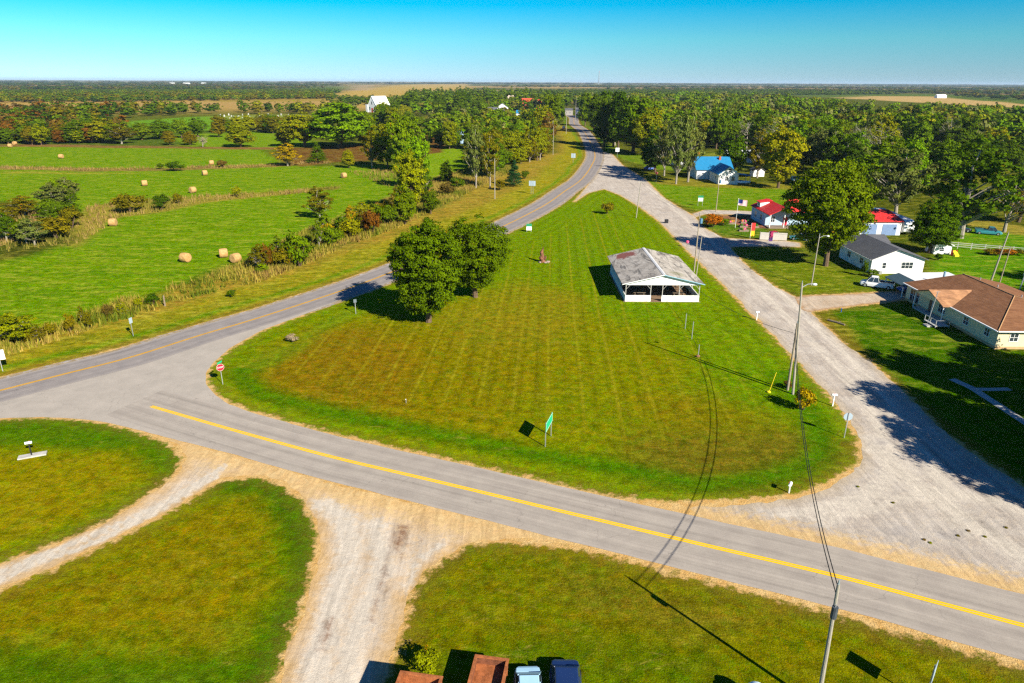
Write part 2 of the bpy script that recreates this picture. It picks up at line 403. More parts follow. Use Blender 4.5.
    # brown ground by the tree belt
    paint([(284, 148), (330, 146), (378, 143), (380, 160), (330, 162), (300, 166), (282, 162)], L(125, 82, 42), 2, 5)
    paint([(425, 132), (442, 131), (444, 152), (428, 154)], L(120, 70, 38), 2, 5)
    paint([(430, 116), (500, 112), (505, 130), (440, 132)], L(180, 145, 30), 4, 12)
    paint([(470, 100), (560, 100), (556, 150), (490, 170), (470, 150)], L(105, 105, 30), 4, 8)
    # harvested fields
    tanf = L(214, 172, 92)
    paint([(318, 96), (355, 90), (400, 84.6), (466, 83.6), (472, 90), (440, 96), (400, 101), (360, 107), (335, 104)], tanf, 12, 30)
    paint([(350, 86), (372, 84.5), (372, 90), (352, 91)], L(200, 165, 135), 8, 20)
    paint([(-60, 101.5), (60, 101.5), (150, 100.8), (212, 98.8), (212, 101.3), (150, 103.5), (60, 104.3), (-60, 104.5)], L(205, 160, 85), 8, 20)
    paint([(210, 99), (300, 98), (345, 97), (345, 101), (210, 102)], L(185, 150, 70), 8, 20)
    paint([(788, 97), (830, 99), (862, 96), (934, 96.6), (1024, 104), (1100, 108), (1100, 116), (1024, 112), (972, 109.5), (925, 108), (886, 102.5), (845, 101), (800, 100)], L(222, 178, 122), 6, 20)
    paint([(600, 85.6), (800, 86.5), (1024, 92), (1024, 95), (800, 89), (700, 90), (600, 88)], L(190, 150, 115), 25, 80, .8)
    paint([(60, 83), (330, 83), (330, 84.5), (60, 84.3)], L(190, 155, 110), 60, 120, .8)
    # right: wood floor, lawns
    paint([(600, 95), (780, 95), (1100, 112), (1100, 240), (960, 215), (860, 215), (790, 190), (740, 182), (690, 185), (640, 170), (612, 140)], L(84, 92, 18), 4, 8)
    lawn = L(110, 148, 4)
    paint([(602, 150), (618, 158), (660, 170), (690, 172), (690, 163), (650, 156), (625, 152), (608, 143), (596, 128), (590, 118), (600, 118), (620, 132)], L(110, 140, 22), 2, 4)
    paint([(640, 178), (700, 186), (760, 186), (800, 192), (860, 215), (800, 212), (700, 212), (660, 196)], L(115, 152, 5), 1.5, 2)
    paint([(640, 176), (700, 180), (800, 184), (800, 190), (700, 187), (660, 184)], L(150, 140, 40), 1.5, 3)
    paint([(700, 155), (745, 150), (760, 168), (730, 172)], L(140, 145, 50), 2, 4)
    paint([(770, 84), (770, 84)], L(1, 1, 1)) if 0 else None
    paint([(730, 250), (780, 247), (860, 262), (905, 291), (803, 296), (770, 285)], L(120, 135, 18), 1, 2)
    paint([(760, 240), (860, 245), (880, 275), (800, 262)], L(100, 115, 25), 1, 2)
    paint([(700, 217), (730, 216), (765, 217), (765, 238), (722, 236), (706, 228)], L(95, 130, 25), .6, 1)
    paint([(715, 214.5), (762, 213.5), (776, 228), (745, 228)], L(168, 110, 92), .5, .6)
    paint([(820, 313), (908, 301), (995, 350), (1100, 360), (1150, 480), (1024, 490), (945, 433), (880, 374)], L(80, 120, 2), 1, 1.5)
    paint([(800, 305), (830, 306), (880, 366), (940, 425), (1010, 470), (1010, 484), (940, 436), (868, 362)], L(140, 125, 30), .8, 1.5, .8)
    paint([(925, 222), (960, 215), (1100, 250), (1100, 345), (1024, 330), (940, 290), (925, 262), (945, 250)], L(100, 152, 4), 1.5, 2)
    paint([(950, 222), (1000, 232), (1100, 246), (1100, 238), (1000, 222), (960, 214)], L(170, 150, 60), 1.5, 2)
    paint([(925, 222), (960, 210), (1040, 215), (1100, 200), (1100, 160), (1000, 160), (955, 190)], L(112, 118, 25), 2, 4, .8)
    paint([(850, 270), (868, 262), (900, 280), (905, 291), (860, 293)], L(110, 130, 18), 1, 1)
    # village green
    og = L(122, 148, 4)
    paint(ISL, og, .6, .5)
    paint([(225, 372), (262, 345), (340, 318), (400, 300), (470, 300), (560, 290), (640, 330), (700, 380), (720, 430), (640, 460), (560, 462), (430, 440), (330, 418), (250, 395)], L(140, 140, 4), 6, 6, .85)
    paint([(240, 372), (300, 340), (400, 328), (520, 335), (560, 380), (520, 430), (420, 420), (330, 405), (262, 392)], L(144, 128, 6), 5, 6, .65)
    paint([(236, 380), (262, 352), (310, 330), (380, 335), (420, 360), (400, 410), (330, 408), (270, 398)], L(150, 118, 14), 4, 5, .7)
    paint([(640, 400), (720, 390), (790, 420), (800, 465), (720, 480), (650, 450)], L(138, 118, 14), 4, 5, .5)
    paint([(420, 318), (520, 285), (600, 300), (540, 345), (440, 345)], L(152, 140, 22), 4, 6, .7)
    paint([(640, 440), (780, 430), (850, 440), (840, 475), (760, 495), (640, 478)], L(122, 110, 25), 3, 4, .75)
    paint([(540, 215), (600, 195), (660, 230), (770, 330), (800, 400), (720, 400), (640, 320), (560, 250)], L(120, 150, 4), 5, 6, .7)
    paint([(225, 372), (345, 312), (398, 300), (330, 330), (262, 372)], L(120, 150, 20), 1.5, 2, .6)
    # verge rings of the green
    r1 = np.clip(1-np.abs(d_isl+4.2)/2.6, 0, 1)*(P[:, 1] < 75); r1 = (r1*r1*(3-2*r1)*.85)[:, None]; col = col*(1-r1)+np.array(L(80, 128, 2))*r1
    vn = ((P[:, 1] > 60) & (d_isl > 6))[:, None]
    vr = np.clip(1-np.abs(d_hwy-3.3-warp[:, 0]*3)/1.5, 0, 1)[:, None]*.8*vn; col = col*(1-vr)+np.array(L(96, 150, 4))*vr
    vr = np.clip(1-np.abs(d_hwy-1.2)/1.0, 0, 1)[:, None]*.6*vn; col = col*(1-vr)+np.array(L(120, 105, 40))*vr
    # near lawns
    paint([(-300, 419), (0, 419), (79, 418), (158, 436), (184, 460), (126, 510), (0, 565), (-300, 640)], L(125, 142, 3), 1, 1)
    paint([(-300, 415), (79, 414), (165, 434), (190, 460), (165, 478), (110, 452), (40, 446), (-300, 452)], L(84, 126, 2), 1, 1.2, .9)
    paint([(-200, 470), (40, 455), (130, 452), (150, 480), (80, 520), (0, 545), (-200, 600)], L(156, 142, 4), 2, 3, .85)
    paint([(-100, 590), (53, 566), (190, 498), (260, 475), (318, 520), (318, 560), (280, 683), (260, 760), (-100, 760)], L(120, 135, 3), 1, 1)
    paint([(225, 478), (270, 470), (330, 520), (325, 570), (285, 690), (240, 690), (285, 590), (280, 530), (250, 500), (215, 495)], L(74, 116, 2), 1, 1.5, .9)
    paint([(-100, 640), (60, 655), (240, 655), (300, 640), (290, 760), (-100, 760)], L(80, 118, 2), 1.2, 1.5, .8)
    paint([(-100, 600), (60, 575), (190, 515), (255, 500), (265, 530), (262, 590), (220, 640), (-100, 640)], L(145, 132, 4), 2, 2.5, .85)
    paint([(395, 665), (406, 600), (425, 575), (470, 545), (560, 541), (744, 590), (930, 645), (1100, 700), (1100, 800), (380, 800)], L(126, 126, 3), 1, 1)
    paint([(420, 660), (520, 628), (700, 640), (760, 683), (400, 683)], L(84, 115, 2), 1.5, 2, .6)
    paint([(540, 560), (660, 590), (760, 610), (680, 630), (560, 600)], L(130, 118, 25), 1.5, 2, .6)
    # width of the bare fringe beside each road
    fw = np.full(n, 0.45)
    def fpaint(poly, v, soft=1.5):
        d = sdf(P[near], gp(poly)); a = np.clip(.5-d/(2*soft), 0, 1); fw[near] = fw[near]*(1-a)+v*a
    fpaint([(140, 425), (340, 480), (560, 535), (744, 582), (1024, 655), (1024, 700), (744, 610), (560, 560), (330, 500), (140, 440)], .85)
    fpaint([(200, 400), (500, 470), (560, 482), (560, 492), (300, 440), (200, 408)], .5)
    fpaint([(640, 494), (800, 500), (860, 470), (900, 500), (1024, 580), (1024, 600), (640, 510)], 1.5)
    fpaint([(600, 176), (700, 200), (1024, 470), (1024, 500), (860, 400), (640, 200)], .35)
    def fa(name, d):
        a = me.attributes.new(name, 'FLOAT', 'POINT'); a.data.foreach_set('value', d.astype(np.float32))
    fa('dall', d_all); fa('disl', d_isl); fa('fw', fw); fa('dcty', d_cty)
    a = me.color_attributes.new('cover', 'FLOAT_COLOR', 'POINT'); a.data.foreach_set('color', np.c_[col, np.ones(n)].astype(np.float32).ravel())
    M = MT('grass_ground', 1.0, 0.0)
    cov = M.attr('cover').outputs['Color']
    pz = M.pos()
    big = M.noise(0.045, 5, 0.6, pz, 0.6); mid = M.noise(0.35, 6, 0.7, pz, 0.8); fine = M.noise(2.6, 5, 0.75, pz); vf = M.noise(9.0, 3, 0.7, pz)
    sv = M.pos((0.28, 1.3, 1)); strk = M.noise(0.9, 4, 0.7, sv, 0.4); ff = M.noise(22.0, 2, .8, pz)
    # drier and greener patches
    fr = M.n('ShaderNodeTexNoise'); fr.inputs['Scale'].default_value = .9; fr.inputs['Detail'].default_value = 9; fr.inputs['Roughness'].default_value = .88
    mpf = M.pos((1, 1, 1)); M.l(mpf, fr.inputs[0]); frs = M.n('ShaderNodeSeparateColor'); M.l(fr.outputs['Color'], frs.inputs[0])
    dry = M.mix(1.0, cov, (1.45, 0.90, 1.2), 'MULTIPLY'); lush = M.mix(1.0, cov, (0.60, .98, 0.6), 'MULTIPLY')
    c = M.mix(M.rng(mid, .50, .7, 0, .35), cov, dry)
    c = M.mix(M.rng(big, .46, .62, 0, .3), c, lush)
    c = M.mix(M.rng(strk, .52, .68, 0, .2), c, dry)
    c = M.mix(M.rng(frs.outputs[1], .49, .58, 0, .75), c, lush)
    c = M.mix(M.rng(frs.outputs[2], .51, .60, 0, .6), c, dry)
    sp0 = M.n('ShaderNodeSeparateXYZ'); M.l(pz, sp0.inputs[0]); outm = M.math('MULTIPLY', M.rng(M.attr('disl').outputs['Fac'], 6, 9, 0, 1), M.rng(sp0.outputs[1], 62, 85, .12, 1))
    p1 = M.noise(.30, 7, .75, M.pos((.45, 1.1, 1)), .8); p2 = M.noise(.5, 7, .75, M.pos((.4, 1.2, 2)), .5)
    c = M.mix(M.math('MULTIPLY', M.rng(p1, .47, .57, 0, .75), outm), c, M.mix(1.0, cov, (.55, .74, .5), 'MULTIPLY'))
    c = M.mix(M.math('MULTIPLY', M.rng(p2, .50, .60, 0, .7), outm), c, M.mix(.55, cov, L(205, 195, 70)))
    straw = M.noise(.9, 8, 0.85, M.pos((.55, 1.5, 1)), .6)
    c = M.mix(M.math('MULTIPLY', M.rng(straw, .56, .66, 0, .6), M.rng(big, .4, .55, .25, 1)), c, L(188, 170, 70))
    # mower passes on the green
    sp = M.n('ShaderNodeSeparateXYZ'); M.l(pz, sp.inputs[0])
    u = M.math('ADD', M.math('MULTIPLY', sp.outputs[0], 1.0), M.math('MULTIPLY', sp.outputs[1], -0.055))
    u = M.math('ADD', u, M.rng(M.noise(.03, 2, .5, pz), 0, 1, -.4, .4))
    disl = M.attr('disl').outputs['Fac']
    inner = M.rng(disl, -11, -8, 1, 0)
    south = M.rng(sp.outputs[1], 52, 66, 0, 1)
    east = M.rng(sp.outputs[0], 24, 28, 0, 1)
    ringm = M.math('MULTIPLY', M.rng(disl, -12, -9, 0, 1), M.rng(disl, -.6, -.3, 1, 0))
    wv = lambda t, k: M.rng(M.math('SINE', M.math('MULTIPLY', t, k)), -.9, .9, -1, 1)
    s1 = M.math('MULTIPLY', wv(u, 2*math.pi/2.9), M.math('MULTIPLY', inner, south))
    s1b = M.math('MULTIPLY', M.rng(M.math('SINE', M.math('MULTIPLY', u, 2*math.pi/1.63)), .6, 1, 0, 1), M.math('MULTIPLY', inner, south))
    s2 = M.math('MULTIPLY', wv(disl, 2*math.pi/2.6), ringm)
    brk = M.rng(M.noise(.07, 3, .6, M.pos((1.6, .5, 1))), .38, .58, .45, 1)
    st = M.math('MULTIPLY', M.math('ADD', M.math('ADD', M.math('MULTIPLY', s1, .06), M.math('MULTIPLY', s2, .10)), M.math('MULTIPLY', s1b, -.15)), brk)
    lum = M.math('MULTIPLY', M.math('ADD', st, 1.0), M.math('MULTIPLY', M.rng(frs.outputs[0], .40, .60, .55, 1.45), M.math('MULTIPLY', M.rng(vf, .25, .75, .55, 1.45), M.rng(ff, .2, .8, .55, 1.45))))
    lum = M.math('MULTIPLY', lum, M.rng(strk, .3, .7, .93, 1.07))
    pale = M.math('MULTIPLY', M.rng(M.math('SINE', M.math('ADD', M.math('MULTIPLY', u, 2*math.pi/3.7), 1.2)), .9, 1, 0, .55), M.math('MULTIPLY', M.math('MULTIPLY', inner, south), brk))
    c = M.mix(pale, c, L(172, 162, 30))
    c = M.scale(c, lum)
    # bare fringe beside the roads
    dall = M.attr('dall').outputs['Fac']; fwa = M.attr('fw').outputs['Fac']
    e1 = M.math('ADD', dall, M.rng(M.noise(.9, 5, .75, pz), .2, .8, -1.0, 1.0))
    t = M.math('SUBTRACT', fwa, e1)
    bare = M.mix(M.rng(M.noise(1.1, 5, .7, pz), .35, .65, 0, 1), L(248, 210, 142), L(232, 180, 102))
    bare = M.scale(bare, M.rng(M.noise(7, 4, .75, pz), .25, .75, .8, 1.2))
    c = M.mix(M.rng(t, -1.6, .2, 0, .55), c, M.mix(.5, c, L(165, 120, 55)))
    c = M.mix(M.rng(t, -.15, .35, 0, 1), c, bare)
    M.color(c)
    M.bump(M.math('ADD', fine, M.math('MULTIPLY', vf, .6)), .9, .12)
    me.materials.append(M.m)
    o = bpy.data.objects.new('ground', me); link(o); tag(o, kind='structure')
build_ground()

def asphalt(name, c, c2, tint=0.0, streak=True):
    M = MT(name, 0.88, 0.15); pz = M.pos()
    v = M.attr('uvl').outputs['Vector']
    a = M.noise(.5, 5, .65, pz); b = M.noise(9, 4, .8, pz); d = M.noise(40, 2, .6, pz)
    c_ = M.mix(M.rng(a, .35, .65, 0, 1), c, c2)
    if streak:
        mpn = M.n('ShaderNodeMapping'); mpn.inputs['Scale'].default_value = (1.6, .02, 1); M.l(v, mpn.inputs[0])
        s_ = M.noise(1.6, 5, .7, mpn.outputs[0], .2)
        sp = M.n('ShaderNodeSeparateXYZ'); M.l(v, sp.inputs[0])
        ax = M.math('ABSOLUTE', sp.outputs[0])
        track = M.math('ADD', M.rng(M.math('ABSOLUTE', M.math('SUBTRACT', ax, 1.0)), .0, .5, 1, 0), M.rng(M.math('ABSOLUTE', M.math('SUBTRACT', ax, 2.6)), .0, .5, 1, 0))
        edge = M.rng(ax, 3.0, 3.5, 0, .5)
        c_ = M.mix(edge, c_, L(186, 176, 165))
        c_ = M.scale(c_, M.math('MULTIPLY', M.rng(s_, .3, .7, .85, 1.15), M.rng(track, 0, 1, 1.03, .90)))
    vo = M.n('ShaderNodeTexVoronoi', feature='DISTANCE_TO_EDGE'); vo.inputs['Scale'].default_value = .16
    w_ = M.n('ShaderNodeVectorMath', operation='ADD'); nn = M.n('ShaderNodeTexNoise'); nn.inputs['Scale'].default_value = .8; M.l(pz, nn.inputs[0])
    sc = M.n('ShaderNodeVectorMath', operation='SCALE'); M.l(nn.outputs['Color'], sc.inputs[0]); sc.inputs['Scale'].default_value = 2.0
    M.l(pz, w_.inputs[0]); M.l(sc.outputs[0], w_.inputs[1]); M.l(w_.outputs[0], vo.inputs['Vector'])
    crack = M.rng(vo.outputs[0], 0, .005, .72, 1)
    crack = M.math('MAXIMUM', crack, M.rng(M.noise(.07, 2, .5, pz), .46, .54, 0, 1))
    c_ = M.scale(c_, M.math('MULTIPLY', crack, M.math('MULTIPLY', M.rng(b, .25, .75, .88, 1.12), M.rng(d, .2, .8, .85, 1.15))))
    M.color(c_); M.bump(d, .3, .02); return M.m

def ribbon(name, path, offs, z, m, jit=0.0, seed=0):
    rr = np.random.RandomState(seed); rows = []; arc = np.r_[0, np.cumsum(np.hypot(*np.diff(path, axis=0).T))]
    for k, o in enumerate(offs):
        oo = np.full(len(path), o, float)
        if jit and k in (0, len(offs)-1): oo = oo+(fbm(arc*.35+seed*7+k*31, arc*0+seed)-.47)*jit*2
        rows.append(offset(path, oo))
    nO = len(offs); nP = len(path); V = np.stack(rows, 1).reshape(-1, 2)
    F = [(i*nO+k, i*nO+k+1, (i+1)*nO+k+1, (i+1)*nO+k) for i in range(nP-1) for k in range(nO-1)]
    me = bpy.data.meshes.new(name); me.from_pydata([(a, b, z) for a, b in V], [], [f[::-1] for f in F]); me.materials.append(m)
    at = me.attributes.new('uvl', 'FLOAT_VECTOR', 'POINT')
    at.data.foreach_set('vector', np.stack([np.tile(np.array(offs, float), nP), np.repeat(arc, nO), np.zeros(nP*nO)], -1).astype(np.float32).ravel())
    o = bpy.data.objects.new(name, me); link(o)
    if me.polygons[0].normal.z < 0: me.flip_normals()
    return tag(o, kind='structure')

def polyd(Q, pl):
    d = np.full(len(Q), 1e9)
    for a, b in zip(pl[:-1], pl[1:]):
        e = b-a; t = np.clip(((Q-a)@e)/max(e@e, 1e-9), 0, 1); d = np.minimum(d, np.hypot(*(Q-a-t[:, None]*e).T))
    return d
def area(name, poly, z, m, jit=.5, step=.6, grid=1.2, dark=(), white=()):
    """flat sheet with a ragged outline and the distance to its edge stored per vertex"""
    P = resample(np.vstack([poly, poly[:1]]), step)[:-1]
    T = np.roll(P, -1, 0)-np.roll(P, 1, 0); T /= np.maximum(np.hypot(T[:, 0], T[:, 1]), 1e-6)[:, None]
    nn = (fbm(P[:, 0]*.9, P[:, 1]*.9, 4)-.47)*2
    Pj = P+np.c_[-T[:, 1], T[:, 0]]*(nn*jit)[:, None]
    lo, hi = Pj.min(0), Pj.max(0); gx, gy = np.meshgrid(np.arange(lo[0], hi[0], grid), np.arange(lo[1], hi[1], grid))
    G = np.c_[gx.ravel(), gy.ravel()]; G = G[sdf(G, Pj) < -.35]
    pts = [Vector((float(a), float(b))) for a, b in np.vstack([Pj, G])]; m_ = len(Pj)
    vv, ee, ff, *_ = delaunay_2d_cdt(pts, [(i, (i+1) % m_) for i in range(m_)], [], 1, 1e-5)
    me = bpy.data.meshes.new(name); me.from_pydata([(p.x, p.y, z) for p in vv], [], [tuple(f) for f in ff])
    Q = np.array([(p.x, p.y) for p in vv]); cen = np.array([Q[list(f)].mean(0) for f in ff])
    me.materials.append(m)
    hw2 = resample(cty, 4)
    for nm_, lst in (('dark', dark), ('white', white)):
        w_ = np.zeros(len(Q))
        for pl, wd, st_ in lst: w_ = np.maximum(w_, st_*np.clip(1.25-polyd(Q, catmull(gp(pl), 5))/wd, 0, 1))
        at = me.attributes.new(nm_, 'FLOAT', 'POINT'); at.data.foreach_set('value', w_.astype(np.float32))
    at = me.attributes.new('droad', 'FLOAT', 'POINT'); at.data.foreach_set('value', (polyd(Q, hw2)-3.4).astype(np.float32))
    d = -sdf(Q, Pj); at = me.attributes.new('dedge', 'FLOAT', 'POINT'); at.data.foreach_set('value', d.astype(np.float32))
    at = me.attributes.new('uvl', 'FLOAT_VECTOR', 'POINT'); at.data.foreach_set('vector', np.zeros(len(Q)*3, np.float32))
    if me.polygons[0].normal.z < 0: me.flip_normals()
    o = bpy.data.objects.new(name, me); link(o); return tag(o, kind='structure')

def gravel(name, c, c2, cedge, ew=1.2, track=None, cdark=L(150, 105, 65)):
    M = MT(name, .95, .1); pz = M.pos()
    a = M.noise(.28, 6, .7, pz, .8); b = M.noise(2.2, 5, .75, pz, .4); d = M.noise(14, 3, .8, pz); s_ = M.noise(1.0, 6, .7, M.pos((1.8, .16, 1)), 1.0)
    col = M.mix(M.rng(a, .38, .62, 0, 1), c, c2)
    col = M.mix(M.rng(b, .5, .72, 0, .6), col, cedge)
    ed = M.math('ADD', M.attr('dedge').outputs['Fac'], M.rng(M.noise(1.1, 4, .7, pz), .25, .75, -.6, .6))
    col = M.mix(M.rng(ed, 0, ew, .9, 0), col, cedge)
    nz = M.noise(1.3, 6, .8, pz, .5)
    if name in ('pale_dirt', 'grey_gravel'):
        near = M.math('ADD', M.attr('droad').outputs['Fac'], M.rng(nz, .25, .75, -1.6, 1.6))
        col = M.mix(M.rng(near, 1.0 if name == 'grey_gravel' else 1.4, 2.6 if name == 'grey_gravel' else 4.0, .9, 0), col, M.mix(M.rng(nz, .4, .6, 0, 1), L(250, 214, 150), L(244, 198, 128)))
        wm = M.math('ADD', M.attr('white').outputs['Fac'], M.rng(nz, .3, .7, -.45, .45)); col = M.mix(M.rng(wm, .25, .75, 0, .9), col, L(242, 229, 208))
        dm_ = M.math('ADD', M.attr('dark').outputs['Fac'], M.rng(nz, .3, .7, -.5, .5)); col = M.mix(M.rng(dm_, .3, 1.1, 0, .8), col, cdark)
    if track: col = M.mix(M.rng(M.noise(.22, 4, .6, pz, .5), .58, .72, 0, .6), col, track)
    f = M.math('MULTIPLY', M.rng(b, .25, .75, .80, 1.16), M.math('MULTIPLY', M.rng(d, .2, .8, .86, 1.13), M.rng(s_, .32, .68, .78, 1.16)))
    M.color(M.scale(col, f)); M.bump(M.math('ADD', d, b), .7, .06); return M.m

ASPH_H = asphalt('highway_asphalt', L(176, 167, 160), L(160, 152, 147))
ASPH_C = asphalt('county_asphalt', L(198, 187, 172), L(184, 173, 160))
ASPH_J = asphalt('junction_asphalt', L(206, 195, 180), L(192, 182, 168), streak=False)
YEL = mat('yellow_paint', (.80, .47, .0), .6, .06, 2.0)
YEL2 = mat('worn_yellow_paint', L(240, 180, 30), .7, .15, 1.2)
SHO = gravel('shoulder_gravel', L(205, 200, 200), L(190, 182, 178), L(188, 165, 125), .2)
GRA = gravel('grey_gravel', L(230, 218, 202), L(208, 194, 178), L(216, 196, 165), 1.2, L(186, 178, 172), L(150, 138, 128))
DIR = gravel('pale_dirt', L(242, 224, 200), L(234, 210, 178), L(234, 192, 128), 1.4, L(226, 186, 132), L(140, 92, 55))
hw_vis = hwy
ribbon('road_shoulder', hwy, [-4.25, 0, 4.25], .008, SHO, .35, 3)
area('gravel_road', EAST, .004, GRA, .45, .6, .8,
     white=[([(646, 186), (690, 222), (745, 275), (800, 330), (842, 372), (878, 425), (890, 470), (850, 500), (780, 515)], 1.0, .8), ([(655, 184), (705, 224), (768, 282), (815, 325), (862, 372), (910, 430), (940, 480), (960, 530)], 1.0, .8), ([(870, 440), (910, 480), (980, 530), (1060, 580)], 1.6, .8), ([(1060, 520), (960, 495), (900, 500), (820, 520)], 1.3, .7)],
     dark=[([(880, 400), (930, 450), (1000, 510), (1060, 560)], .35, .8), ([(905, 395), (960, 450), (1040, 520)], .3, .7), ([(790, 315), (840, 360), (890, 410)], .3, .6), ([(980, 520), (1000, 545), (1030, 570)], .5, .8), ([(870, 500), (900, 520), (960, 540)], .25, .6), ([(660, 200), (668, 205), (680, 212)], .5, .7), ([(618, 176), (630, 183), (640, 190)], .5, .8)])
area('driveway', WDRIVE, .010, gravel('drive_gravel', L(236, 216, 190), L(214, 190, 160), L(205, 160, 110), .8), .35, .5, .8)
area('garden_driveway', GDRIVE, .010, GRA, .2, .6, 1.2)
area('yard_driveway', YDRIVE, .010, GRA, .2, .6, 1.2)
area('dirt_driveway', DIRT1, .006, DIR, .45, .5, .5,
     white=[([(224, 466), (200, 482), (150, 510), (90, 536), (0, 572), (-60, 598)], .42, 1.1), ([(218, 476), (190, 491), (150, 515), (95, 543), (40, 562), (0, 581), (-60, 612)], .38, 1.1), ([(322, 505), (345, 520), (348, 560), (335, 600), (325, 640), (310, 690)], 1.3, .85), ([(375, 525), (382, 570), (365, 610), (350, 650), (345, 700)], 1.2, .8), ([(440, 545), (418, 562), (405, 590)], .5, .8)],
     dark=[([(399, 528), (396, 545), (386, 565), (379, 590), (372, 620)], .34, .7), ([(402, 530), (397, 543)], .9, .9), ([(330, 620), (322, 650)], .5, .8), ([(420, 540), (400, 560), (385, 600)], .25, .6)])
area('road_junction', JUNC, .012, ASPH_J, .12, 1.0, 2.0)
ctyP = cty[cty[:, 0] > -41]
ribbon('county_road', ctyP, [-3.4, -2, 0, 2, 3.4], .016, ASPH_C, .10, 5)
ribbon('highway', hwy, [-3.5, -2, 0, 2, 3.5], .020, ASPH_H, .06, 6)
i0 = np.argmin(np.hypot(*(cty-g(155, 407.5)).T))
cl = cty[i0:]
ribbon('road_marking', cl, [.03, .21], .024, YEL); ribbon('road_marking', cl, [-.21, -.03], .024, YEL)
ribbon('road_marking', hwy, [.03, .21], .028, YEL2); ribbon('road_marking', hwy, [-.21, -.03], .028, YEL2)

# ------------------------------------------------------------------ foliage
BARK = mat('bark', L(120, 100, 80), .95, .35, 4.0, .1, bump=.6)
BARKP = mat('pale_bark', L(175, 165, 150), .95, .25, 4.0, .1, bump=.5)
def leafmat(name, inst=False, ramp=None):
    M = MT(name, .8, .04)
    v = M.attr('v').outputs['Fac']
    if inst:
        oi = M.n('ShaderNodeObjectInfo'); cr = M.n('ShaderNodeValToRGB'); els = cr.color_ramp.elements; cr.color_ramp.interpolation = 'CONSTANT'
        for i, c in enumerate(ramp):
            e = els[i] if i < 2 else els.new(i/len(ramp)); e.position = i/len(ramp); e.color = C4(c)
        M.l(oi.outputs['Random'], cr.inputs[0]); base = cr.outputs[0]
    else:
        base = M.n('ShaderNodeObjectInfo').outputs['Color']
    if not inst:
        oi2 = M.n('ShaderNodeObjectInfo'); vv_ = M.n('ShaderNodeVectorMath', operation='ADD'); M.l(M.pos((1, 1, 1), obj=True), vv_.inputs[0]); M.l(oi2.outputs['Location'], vv_.inputs[1])
        base = M.mix(M.rng(M.noise(.8, 3, .6, vv_.outputs[0]), .66, .70, 0, .75), base, M.mix(1.0, base, (2.0, .62, .5), 'MULTIPLY'))
    yel = M.mix(1.0, base, (1.32, 1.12, .8), 'MULTIPLY')
    c = M.mix(M.rng(v, .55, 1, 0, .9), base, yel)
    c = M.scale(c, M.rng(v, 0, 1, .72 if inst else .6, 1.5))
    M.color(c)
    tr = M.n('ShaderNodeBsdfTranslucent'); M.l(c, tr.inputs[0]); ms = M.n('ShaderNodeMixShader'); ms.inputs[0].default_value = .22
    M.l(M.b.outputs[0], ms.inputs[1]); M.l(tr.outputs[0], ms.inputs[2]); M.l(ms.outputs[0], M.out.inputs[0])
    return M.m
LEAF = leafmat('leaves')

def leaves_mesh(name, pos, nor, size, v, m, rs, elong=1.3):
    n = len(pos); nor = nor/np.linalg.norm(nor, axis=1)[:, None]
    t = np.cross(nor, rs.normal(size=(n, 3))); t /= np.linalg.norm(t, axis=1)[:, None]; b = np.cross(nor, t)
    s_ = (size*rs.uniform(.65, 1.35, n))[:, None]
    P = np.stack([pos-t*s_*elong*.5, pos+b*s_*.42, pos+t*s_*elong*.5+nor*s_*.15, pos-b*s_*.42], 1).reshape(-1, 3)
    me = bpy.data.meshes.new(name); me.vertices.add(4*n); me.vertices.foreach_set('co', P.astype(np.float32).ravel())
    me.loops.add(4*n); me.loops.foreach_set('vertex_index', np.arange(4*n, dtype=np.int32))
    me.polygons.add(n); me.polygons.foreach_set('loop_start', np.arange(0, 4*n, 4, dtype=np.int32)); me.polygons.foreach_set('loop_total', np.full(n, 4, np.int32))
    me.update(calc_edges=True)
    a = me.attributes.new('v', 'FLOAT', 'FACE'); a.data.foreach_set('value', np.clip(v, 0, 1).astype(np.float32)); me.materials.append(m); return me

